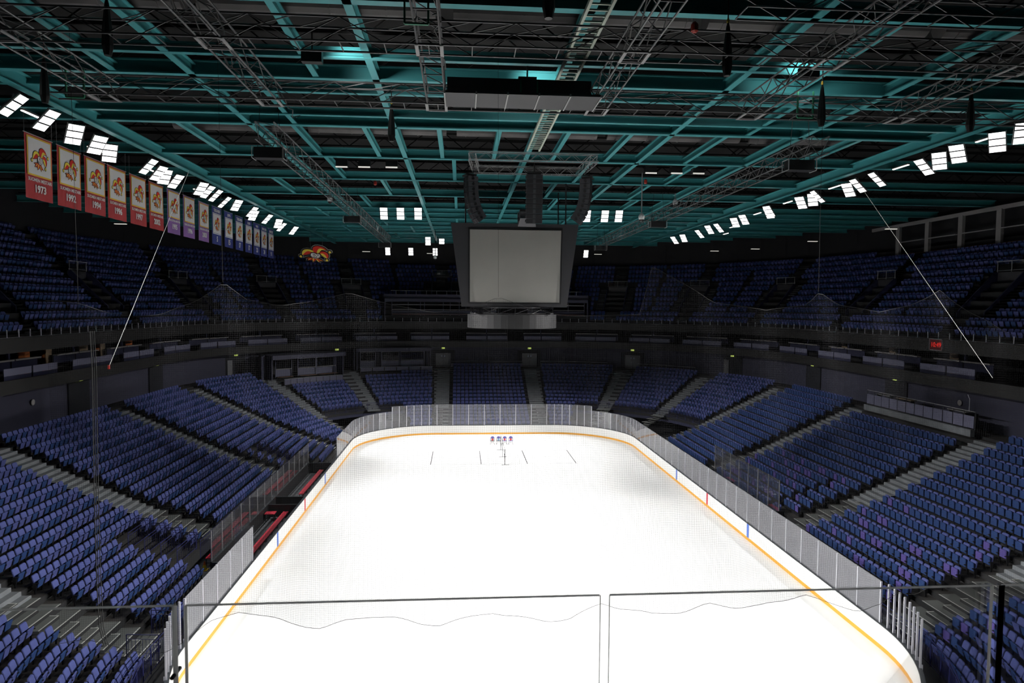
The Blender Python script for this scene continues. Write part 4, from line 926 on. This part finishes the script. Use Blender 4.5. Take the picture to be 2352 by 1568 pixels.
for a, b in (((-3.36, 1.34), (3.4, 1.34)), ((-3.38, 6.76), (3.46, 6.76)), ((-3.36, 1.34), (-3.38, 6.76)), ((3.4, 1.34), (3.46, 6.76))): mb.bar((a[0], -.04, a[1]), (b[0], -.06, b[1]), .05, .06)
mb.obj('screen_border', M['black'], S)
mb = MB(); n = 40; vs = []; R_r = 3.42
for z in (-.5, .52):
    for k in range(n): vs.append((R_r*cos(2*pi*k/n)*1.0, 2.6+R_r*sin(2*pi*k/n), z))
mb.add(vs, [(k, (k+1) % n, n+(k+1) % n, n+k) for k in range(n)]+[tuple(range(n-1, -1, -1)), tuple(range(n, 2*n))]); mb.obj('ring_display', M['ringm'], S)
mb = MB()
for k in range(16):
    a = 2*pi*k/16; b = 2*pi*(k+1)/16; A = (3.2*cos(a), 2.6+3.2*sin(a)); B = (3.2*cos(b), 2.6+3.2*sin(b))
    mb.tube((*A, .58), (*B, .58), .04, 5); mb.tube((*A, 1.02), (*B, 1.02), .04, 5); mb.tube((*A, .58), (*B, 1.02), .025, 4); mb.tube((*B, .52), (*B, 1.1), .025, 4)
mb.obj('ring_truss', M['dgrey'], S)
mb = MB(); mb.tube((0, 2.5, .5), (0, 2.5, 1.1), 1.2, 16); mb.obj('core', M['black'], S)
for x in (-3.6, 3.8):
    for y in (.6, 4.6): mb = MB(); mb.tube((x, y, 7.1), (x, y, 10.2), .05); mb.obj('hanger_cable', M['black'], S)
e = truss((-3.3, -9.6, 23.65), (4.35, -9.6, 23.65), .4, .45, 'front bar of the loudspeaker rig truss frame above the scoreboard', 'rig_truss', 'trussg', .5, .02)
truss((-2.9, -5.6, 23.65), (4.1, -5.6, 23.65), .4, .45, 'rear bar of the loudspeaker rig truss frame above the scoreboard', 'rig_truss', 'trussg', .5, .02)
truss((-3.1, -9.35, 23.65), (-2.8, -5.85, 23.65), .4, .45, 'left bar of the loudspeaker rig truss frame above the scoreboard', 'rig_truss', 'trussg', .5, .02)
truss((4.15, -9.35, 23.65), (4.0, -5.85, 23.65), .4, .45, 'right bar of the loudspeaker rig truss frame above the scoreboard', 'rig_truss', 'trussg', .5, .02)
def array(x, y, z, n, rz, curve, lab, w_=1.05, h=.31, dp=.55):
    e = empty('line_array_speaker', (x, y, z), rz); tag(e, lab, 'loudspeaker')
    p = Vector((0, 0, 0)); a = 0
    mb = MB(); mb.box((0, .1, .08), (w_*.8, .7, .1)); mb.tube((0, 0, .1), (0, 0, .9), .03); mb.obj('flying_frame', M['black'], e)
    for k in range(n):
        a += curve*(k/n)*1.6; Rm = Matrix.Rotation(a, 4, 'X'); q = p-Vector((0, 0, 0)); b = MB()
        vs = [Vector((sx*w_/2, sy, -sz)) for sz in (.01, h-.01) for sx, sy in ((-1, -dp*.25), (1, -dp*.25), (.8, dp), (-.8, dp))]
        b.add([Rm @ v+p for v in vs], [(0, 1, 2, 3), (7, 6, 5, 4), (0, 4, 5, 1), (1, 5, 6, 2), (2, 6, 7, 3), (3, 7, 4, 0)]); c = b.obj('speaker_cabinet', M['spk'], e)
        b = MB()
        for s in (-1, 1): b.add([Rm @ Vector(v)+p for v in ((s*w_*.08, -dp*.25-.012, -.04), (s*w_*.46, -dp*.25-.012, -.04), (s*w_*.46, -dp*.25-.012, -h+.04), (s*w_*.08, -dp*.25-.012, -h+.04))], [(0, 1, 2, 3) if s > 0 else (3, 2, 1, 0)])
        b.obj('grille', M['spkd'], c)
        b = MB()
        for s in (-1, 1):
            cc = Rm @ Vector((s*w_*.455, dp*.35, -h/2))+p; b.tube(cc, cc+Vector((s*.06, 0, 0)), .085, 10)
        b.obj('handle_cup', M['black'], c)
        p = p+Rm @ Vector((0, 0, -h))
    return e
array(.9, -6.4, 23.5, 10, .0, .02, 'tall straight dark line array loudspeaker facing the camera above the scoreboard', 1.06)
array(-3.3, -6.2, 23.3, 9, -1.25, .105, 'curved dark line array loudspeaker hanging left above the scoreboard', .95, .33)
array(4.45, -6.2, 23.3, 9, 1.25, .105, 'curved dark line array loudspeaker hanging right above the scoreboard', .95, .33)
array(.6, -4.6, 21.35, 3, pi, .5, 'short curved line array loudspeaker behind the tall centre one', 1.2, .33)

# ---------------------------------------------------------------- emblem and banners
def em(px): return [((x-1110)/1660, (895-y)/770*.83) for x, y in px]
EMB = [
 ('e_red', [(470,925),(485,850),(545,760),(640,705),(780,685),(920,700),(1020,735),(1060,770),(1060,830),(950,830),(880,880),(700,915),(500,935)]),
 ('e_yel', [(470,925),(485,850),(545,760),(640,705),(780,685),(920,700),(1020,735),(1060,770),(1060,800),(940,805),(880,775),(800,760),(700,790),(600,850),(500,930)]),
 ('e_red', [(1065,835),(1040,720),(1060,640),(1120,590),(1220,555),(1340,550),(1480,575),(1600,630),(1700,715),(1620,705),(1500,700),(1400,745),(1300,835),(1180,860)]),
 ('e_yel', [(1180,840),(1250,730),(1330,660),(1420,640),(1500,655),(1640,700),(1560,705),(1450,715),(1370,770),(1300,840),(1240,860)]),
 ('e_red', [(1300,840),(1370,790),(1450,770),(1560,785),(1650,825),(1700,880),(1715,940),(1690,1010),(1615,1080),(1560,1050),(1450,990),(1390,930),(1345,870)]),
 ('e_yel', [(1350,870),(1420,858),(1480,862),(1540,900),(1590,980),(1615,1080),(1500,1025),(1420,960),(1390,920)]),
 ('e_red', [(905,1035),(740,1035),(575,1060),(720,1080),(655,1155),(830,1150),(870,1130),(910,1215),(990,1180),(1065,1120),(1195,1235),(1240,1170),(1395,1195),(1260,1120),(1150,1060)]),
 ('e_or', [(580,1060),(740,1040),(900,1038),(740,1060)]), ('e_yel', [(660,1155),(790,1075),(900,1045),(780,1115)]),
 ('e_yel', [(920,1075),(1000,1060),(950,1150),(912,1215),(898,1150)]), ('e_yel', [(1075,1070),(1130,1125),(1195,1235),(1110,1180)]), ('e_or', [(1150,1065),(1260,1125),(1390,1192),(1250,1165)])]
for cx, cy in ((390, 990), (1815, 795), (1580, 1145)): EMB.append(('e_yel', [(cx+62*cos(2*pi*k/14), cy+38*1.2*sin(2*pi*k/14)) for k in range(14)]))
FACE = [(890,920),(905,860),(960,825),(1060,815),(1130,845),(1165,872),(1240,855),(1310,872),(1335,915),(1290,980),(1200,1035),(1080,1060),(980,1040),(915,985)]
FEAT = [[(985,850),(1080,852),(1112,890),(1090,945),(1070,940),(1088,890),(1065,866)], [(1165,900),(1230,885),(1285,908),(1225,900)], [(1195,925),(1235,925),(1225,940)], [(1000,890),(1045,885),(1050,910),(1010,915)],
        [(950,970),(970,968),(1010,998),(1165,1008),(1160,1018),(1000,1012)], [(1125,955),(1160,950),(1165,975),(1135,975)], [(1025,948),(1065,945),(1060,962)]]
def grow(poly, r):
    n = len(poly); A = sum(poly[i][0]*poly[(i+1) % n][1]-poly[(i+1) % n][0]*poly[i][1] for i in range(n)); sg = 1 if A > 0 else -1; out = []
    for i in range(n):
        p0, p1, p2 = Vector(poly[i-1]), Vector(poly[i]), Vector(poly[(i+1) % n]); d1 = (p1-p0).normalized(); d2 = (p2-p1).normalized()
        n1 = Vector((d1.y, -d1.x))*sg; n2 = Vector((d2.y, -d2.x))*sg; m_ = (n1+n2)
        if m_.length < .35: out += [tuple(p1+n1*r), tuple(p1+(d1)*r), tuple(p1+n2*r)]
        else: m_.normalize(); out.append(tuple(p1+m_*(r/max(.55, m_.dot(n1)))))
    return out
EM_M = ['e_blk', 'e_red', 'e_yel', 'e_or', 'e_white', 'e_gry']
def emblem_mesh(S_, edge=False, th=.004):
    mb = MB(); I = Matrix.Identity(4)
    def lay(poly, z, m, g=0):
        P = grow(poly, g) if g else poly
        mb.prism([(x*S_, y*S_) for x, y in P], Matrix.Translation((0, 0, z)), th*.9, EM_M.index(m))
    allp = [(m, em(p)) for m, p in EMB]; f = em(FACE)
    if edge:
        for m, p in allp: lay(p, 0, 'e_gry', .042)
        lay(f, 0, 'e_gry', .042)
    for m, p in allp: lay(p, th, 'e_blk', .028 if edge else .017)
    lay(f, th, 'e_blk', .028 if edge else .02)
    for k, (m, p) in enumerate(allp): lay(p, th*2+th*.12*k, m)
    lay(f, th*4.6, 'e_blk', .016); lay(f, th*5.2, 'e_white')
    for p in FEAT: lay(em(p), th*6, 'e_blk')
    return mb
EM_MESH = emblem_mesh(1.5).mesh('emblem', [M[m] for m in EM_M])
BAN = [('cloth_r', 'SUOMEN MESTARI', '1973', -15.32), ('cloth_r', 'SUOMEN MESTARI', '1992', -12.69), ('cloth_r', 'SUOMEN MESTARI', '1994', -10.13), ('cloth_r', 'SUOMEN MESTARI', '1996', -7.66), ('cloth_r', 'SUOMEN MESTARI', '1997', -4.97), ('cloth_r', 'SUOMEN MESTARI', '2002', -2.35),
       ('cloth_p', 'EUROOPAN MESTARI', '1995', .5), ('cloth_p', 'EUROOPAN MESTARI', '1996', 3.3), ('cloth_p', 'EUROOPAN MESTARI', '2003', 6.3),
       ('cloth_n', 'TIKKANEN', '5', 9.2), ('cloth_n', 'LEPPÄ', '15', 12.2), ('cloth_n', 'TURUNEN', '17', 15.1), ('cloth_n', 'KURRI', '17', 17.95), ('cloth_n', 'VARIS', '23', 20.6), ('cloth_n', 'IMMONEN', '24', 23.15), ('cloth_n', 'JANECKY', '91', 25.8)]
def panel(parent, name, m, x0, x1, z0, z1, off, label=None):
    mb = MB(); mb.box(((x0+x1)/2, 0, (z0+z1)/2), (x1-x0, .008, z1-z0)); o = mb.obj(name, M[m], parent, (0, -off, 0));
    if label: o['label'] = label
    return o
for k, (cl, t1, t2, y) in enumerate(BAN):
    W_, H_ = (2.2, 3.1) if cl != 'cloth_n' else (2.15, 3.15)
    e = empty('hanging_banner', (-24.5, y+W_/2, 20.2), pi/2)        # local -y looks to +x, local x runs away from the camera
    cn = {'cloth_r': 'red', 'cloth_p': 'purple', 'cloth_n': 'navy'}[cl]
    lab = '%s banner reading %s, %s banner from the camera' % (cn, t2, ORD[k+1])
    tag(e, lab, 'banner', 'banners hanging on the left')
    mb = MB(); nx_ = 10; vs = []
    for i in range(nx_+1):
        x = -W_/2+W_*i/nx_
        for z in (0, H_): vs.append((x, .02*sin(i*1.3+k)*(1-z/H_), z))
    mb.add(vs, [(2*i, 2*i+2, 2*i+3, 2*i+1) for i in range(nx_)]); c = mb.obj('cloth', M[cl], e)
    mb = MB(); mb.tube((-W_/2-.08, 0, H_), (W_/2+.08, 0, H_), .02); mb.tube((-W_/2, 0, H_), (-W_/2, 0, 24.4-20.2), .008); mb.tube((W_/2, 0, H_), (W_/2, 0, 24.4-20.2), .008); mb.obj('hanging_bar', M['alud'], e)
    if cl != 'cloth_n':
        panel(c, 'field_border', 'b_yel', -.97, .97, 1.12, 3.0, .03); panel(c, 'field', 'b_white', -.89, .89, 1.2, 2.92, .04)
        eo = bpy.data.objects.new('emblem', EM_MESH); COL.objects.link(eo); eo.parent = c; eo.matrix_local = Matrix.Translation((0, -.05, 2.0)) @ Matrix.Rotation(pi/2, 4, 'X')
        text(t1, .235 if cl == 'cloth_r' else .21, M['b_white'], c, Matrix.Translation((0, -.045, .93)) @ Matrix.Rotation(pi/2, 4, 'X'), 'lettering', .02, .003, .98)
        text(t2, .50, M['b_white'], c, Matrix.Translation((0, -.045, .50)) @ Matrix.Rotation(pi/2, 4, 'X'), 'lettering', .035, .003, .95)
    else:
        panel(c, 'field_border', 'b_white', -.96, .96, .86, 2.62, .03); panel(c, 'field_line', 'cloth_n', -.93, .93, .92, 2.56, .035); panel(c, 'field', 'b_white', -.9, .9, .95, 2.53, .04)
        eo = bpy.data.objects.new('emblem', EM_MESH); COL.objects.link(eo); eo.parent = c; eo.matrix_local = Matrix.Translation((0, -.05, 1.72)) @ Matrix.Rotation(pi/2, 4, 'X') @ Matrix.Diagonal((.92, 1.0, 1, 1))
        text(t1, .33 if len(t1) < 7 else .36, M['b_white'], c, Matrix.Translation((0, -.045, 2.83)) @ Matrix.Rotation(pi/2, 4, 'X'), 'lettering', .03, .003, .95 if len(t1) < 8 else .86)
        text(t2, .62, M['b_white'], c, Matrix.Translation((0, -.045, .44)) @ Matrix.Rotation(pi/2, 4, 'X'), 'lettering', .035, .003, .95)
e = empty('emblem_sign', (-20.4, 30.2, 21.0)); tag(e, 'jester head emblem sign in red and yellow hanging left under the far roof', 'sign')
mb = emblem_mesh(3.95, True, .03); o = mb.obj('emblem', [M[m] for m in EM_M], e); o.rotation_euler = (pi/2+.98, 0, 0)
for s in (-.6, .7): mb = MB(); mb.tube((s, .3, .3), (s*1.1, .2, 3.2), .012); mb.obj('hanging_wire', M['alud'], e)

# ---------------------------------------------------------------- things on the ice
e = empty('court_markings', (.45, 17.75, .0)); tag(e, 'thin grey badminton court lines marked on the ice near the far end', 'court markings')
mb = MB()
for x in (-7.02, -2.2, 2.26, 7.0): mb.box((x, 0, .004), (.075, 6.0, .006))
mb.obj('cross_line', M['aqua'], e); mb = MB()
mb.box((0, -2.97, .004), (14, .025, .006)); mb.box((0, 2.97, .004), (14, .025, .006)); mb.box((-4.6, 0, .004), (4.8, .02, .006)); mb.box((4.6, 0, .004), (4.8, .02, .006)); mb.obj('side_line', M['courtl'], e)
e = empty('court_net', (.5, 17.75, 0)); tag(e, 'portable court net on dark posts standing across the middle of the marked court', 'net')
for s in (-1, 1): mb = MB(); mb.box((-.05*s, s*3.4, .02), (.75 , .06, .03)); mb.tube((0, s*3.4, .03), (0, s*3.4, 1.5), .03); mb.tube((0, s*3.4, .05), (0, s*2.5, .9), .015); mb.obj('post', M['dgrey'], e)
mb = MB(); mb.box((0, 0, .02), (.75, .06, .03)); mb.tube((0, 0, 0.03), (0, 0, 1.4), .02); mb.obj('middle_foot', M['dgrey'], e)
mb = MB(); mb.add([(0, -3.4, .75), (0, 3.4, .75), (0, 3.4, 1.48), (0, -3.4, 1.48)], [(0, 1, 2, 3)]); o = mb.obj('netting', M['netf'], e)
uvl = o.data.uv_layers.new(name='UVMap'); [setattr(uvl.data[i], 'uv', q) for i, q in enumerate(((0, 0), (6.8, 0), (6.8, .73), (0, .73)))]
mb = MB(); mb.box((0, 0, 1.5), (.012, 6.8, .07)); mb.box((0, 0, .75), (.012, 6.8, .02)); mb.obj('tape', M['dgrey'], e)
for k, x in enumerate((-.23, .44, 1.11, 1.78)):
    e = empty('skating_aid', (x, 24.3, 0)); tag(e, 'white arched skating aid with blue top and %s mark, %s from the left' % ('red' if k != 1 else 'blue and red', ORD[k+1]), 'skating aid', 'skating aids before the far boards')
    MR = Matrix.Rotation(pi/2, 4, 'X')
    arch = [(-.23, .62)]+[(.23*cos(pi-a), .62+.24*sin(a)) for a in np.linspace(0, pi, 11)]+[(.23, .62)]
    mb = MB(); mb.prism(arch[1:-1], MR, .03); mb.obj('arched_top', M['aidb'], e)
    mb = MB(); mb.prism([(-.23, .38), (.23, .38), (.23, .618), (-.23, .618)], MR, .03); mb.obj('front_board', M['white'], e)
    mb = MB(); mb.prism([(.10*cos(a), .5+.13*sin(a)) for a in np.linspace(0, 2*pi, 13)[:-1]], Matrix.Translation((0, -.035, 0)) @ MR, .01); mb.obj('mark', M['aidr' if k != 1 else 'aidc'], e)
    mb = MB(); mb.prism([(-.045, .6), (.045, .6), (0, .82)], Matrix.Translation((0, -.035, 0)) @ MR, .01); mb.obj('hood', M['navy'], e)
    mb = MB(); mb.box((0, -.05, .345), (.46, .1, .05)); mb.obj('crossbar', M['dgrey' if k < 2 else 'aidb'], e)
    mb = MB(); mb.box((0, -.1, .2), (.46, .03, .22)); mb.obj('lower_board', M['white'], e)
    for s in (-1, 1): mb = MB(); mb.box((s*.23, -.15, .03), (.03, .75, .04)); mb.box((s*.23, -.03, .3), (.03, .03, .6)); mb.obj('runner', M['dgrey'], e)
for k, (x, y) in enumerate(((-19.3, -9.9), (-18.2, -10.7))):
    e = empty('safety_cone', (x, y, .04)); tag(e, 'small yellow and orange cone on the floor beside the left boards, %s' % ('farther from the ice' if k == 0 else 'nearer the ice'), 'cone')
    mb = MB(); mb.box((0, 0, .02), (.36, .36, .04)); mb.lathe([(.14, .04), (.08, .32)], (0, 0, 0), 12); mb.obj('body', M['cone_y'], e)
    mb = MB(); mb.lathe([(.08, .32), (.03, .52)], (0, 0, 0), 12); mb.obj('tip', M['cone_o'], e)

# ---------------------------------------------------------------- protective net behind the near goal
YN = -28.0
def netpt(u, v): return (u, YN+.25*sin(u*.9)*(1-v)*.6, v)
def atY(px, py, y=YN):
    d = fwd*FPX+rt*(px-1176)-up*(py-784); t = (y-CAM[1])/d.y; return Vector(CAM)+d*t
BOT = [(130, 1482), (245, 1478), (330, 1500), (385, 1490), (425, 1468), (480, 1428), (550, 1406), (600, 1420), (660, 1434), (740, 1440), (800, 1418), (850, 1409), (900, 1416), (960, 1436), (1010, 1440), (1070, 1424), (1130, 1404), (1180, 1410), (1250, 1421), (1310, 1419), (1350, 1405), (1385, 1390), (1420, 1400), (1500, 1411), (1560, 1400), (1625, 1382), (1680, 1392), (1750, 1396), (1800, 1384), (1850, 1367), (1900, 1383), (1960, 1396), (2020, 1386), (2060, 1360), (2110, 1366), (2170, 1352), (2230, 1340), (2290, 1392), (2330, 1398)]
TOP = [(130, 690), (180, 697), (240, 715), (300, 727), (370, 722), (450, 692), (512, 648), (570, 688), (640, 702), (720, 692), (800, 672), (900, 700), (1000, 718), (1080, 708), (1145, 682), (1210, 706), (1300, 726), (1400, 724), (1470, 722), (1500, 610), (1550, 640), (1640, 694), (1760, 712), (1850, 700), (1880, 670), (1930, 700), (2020, 717), (2090, 702), (2160, 665), (2230, 720), (2330, 770)]
N_ = empty('safety_net', (0, YN, 0)); tag(N_, 'fine dark protective net hanging between the camera and the ice with wavy lower edge', 'net')
B3 = [atY(*p) for p in BOT]; T3 = [atY(*p) for p in TOP]; xs = np.linspace(B3[0].x, B3[-1].x, 150)
zb = np.interp(xs, [p.x for p in B3], [p.z for p in B3]); zt = np.interp(xs, [p.x for p in T3], [p.z for p in T3]); V = []; UV = []; nz = 14
for x, a, b in zip(xs, zb, zt):
    for j in range(nz+1):
        z = a+(b-a)*j/nz; V.append((x, .18*sin(x*1.1)*(1-j/nz)+.1*sin(x*3.1+j*.4), z)); UV.append((x, z))
mb = MB(); F = [(i*(nz+1)+j, (i+1)*(nz+1)+j, (i+1)*(nz+1)+j+1, i*(nz+1)+j+1) for i in range(len(xs)-1) for j in range(nz)]; mb.add(V, F); o = mb.obj('netting', M['net'], N_)
uvl = o.data.uv_layers.new(name='UVMap'); uvl.data.foreach_set('uv', np.array([UV[i] for f in F for i in f], 'f').ravel())
mb = MB(); mb.path([V[i*(nz+1)] for i in range(len(xs))], .008, 4); mb.obj('lower_cord', M['roped'], N_)
mb = MB(); mb.path([V[i*(nz+1)+nz] for i in range(len(xs))], .006, 4); mb.obj('upper_cord', M['roped'], N_)
for k, px in enumerate((180, 512, 1145, 1880)):
    py = dict(TOP)[px]; p = atY(px, py); mb = MB(); mb.tube((p.x, 0, p.z), (p.x-.06, 0, 23.5), .006, 4); mb.obj('hanging_cord', M['roped'], N_)
# gathered hem where the net is bunched on the left
mb = MB()
for j, (dx, r) in enumerate(((0, .015), (.06, .012), (.13, .012))):
    pts = [atY(px+dx*60, py) for px, py in ((207, 760), (212, 850), (214, 1000), (218, 1200), (222, 1330), (228, 1440), (240, 1485))]; mb.path([(p.x, .02*j, p.z) for p in pts], r, 5)
mb.obj('gathered_hem', M['roped'], N_)
def ropeline(name, a, b, lab, m='rope', r=.009):
    mb = MB(); A = Vector(a); B = Vector(b); mb.tube((0, 0, 0), B-A, r, 6); o = mb.obj(name, M[m], None, a); return tag(o, lab, 'rope')
a = atY(250, 843, -27.6); b = atY(378, 530, -24.0)
ropeline('net_rope', a, Vector((b.x+(b.x-a.x)*.55, b.y+(b.y-a.y)*.55, b.z+(b.z-a.z)*.55)), 'pale taut rope rising from the net tie on the left to the roof')
mb = MB(); mb.box((0, 0, 0), (.05, .05, .12)); tag(mb.obj('rope_tie', M['redd'], None, tuple(a)), 'tiny red tie at the lower end of the left net rope', 'rope tie')
a = atY(2280, 868, -27.6); b = atY(1985, 440, -20.0)
ropeline('net_rope', a, b, 'pale taut rope falling from the right floodlights to the net corner on the right')

# ---------------------------------------------------------------- glass railing right before the camera
YR = -47.8
G = empty('glass_railing', (0, YR, 12.8)); tag(G, 'clear glass railing with thin steel top edge right in front of the camera', 'railing')
ztop = atY(1000, 1371.5, YR).z
for x0, x1 in ((-900, 403), (430, 1375), (1398, 2268), (2290, 3300)):
    a = atY(x0, 1400, YR).x; b = atY(x1, 1400, YR).x
    mb = MB(); mb.box(((a+b)/2, 0, (ztop-12.8)/2), (b-a, .012, ztop-12.8)); p = mb.obj('glass_pane', M['glassr'], G)
    mb = MB(); mb.box(((a+b)/2, 0, ztop-12.8), (.001, .001, .001)); mb = MB(); mb.add([(a, -.012, ztop-12.8-.004), (b, -.012, ztop-12.8-.004), (b, -.012, ztop-12.8+.003), (a, -.012, ztop-12.8+.003)], [(0, 1, 2, 3)]); mb.obj('top_edge', M['edgeg'], p)
for px, m, w_ in ((406, 'edgeg', .016), (431, 'edgew', .010), (1376, 'edgew', .004), (1397, 'edgew', .004), (2267, 'edgew', .012), (2290, 'black', .022)):
    x = atY(px, 1440, YR).x; mb = MB(); mb.add([(x-w_/2, -.013, 0), (x+w_/2, -.013, 0), (x+w_/2, -.013, ztop-12.8), (x-w_/2, -.013, ztop-12.8)], [(0, 1, 2, 3)]); mb.obj('edge_strip', M[m], G)
mb = MB(); mb.tube((atY(404, 1545, YR).x, -.03, atY(404, 1545, YR).z-12.8), (atY(404, 1545, YR).x, .03, atY(404, 1545, YR).z-12.8), .007); mb.obj('clamp', M['black'], G)

# lettering becomes plain mesh
dg = bpy.context.evaluated_depsgraph_get()
for o in [o for o in COL.objects if o.type == 'FONT']:
    me = bpy.data.meshes.new_from_object(o.evaluated_get(dg)); n_ = o.name; par = o.parent; ml = o.matrix_local.copy(); mt = o.data.materials[0]
    bpy.data.objects.remove(o); me.materials.clear(); me.materials.append(mt)
    q = bpy.data.objects.new(n_, me); COL.objects.link(q); q.parent = par; q.matrix_local = ml
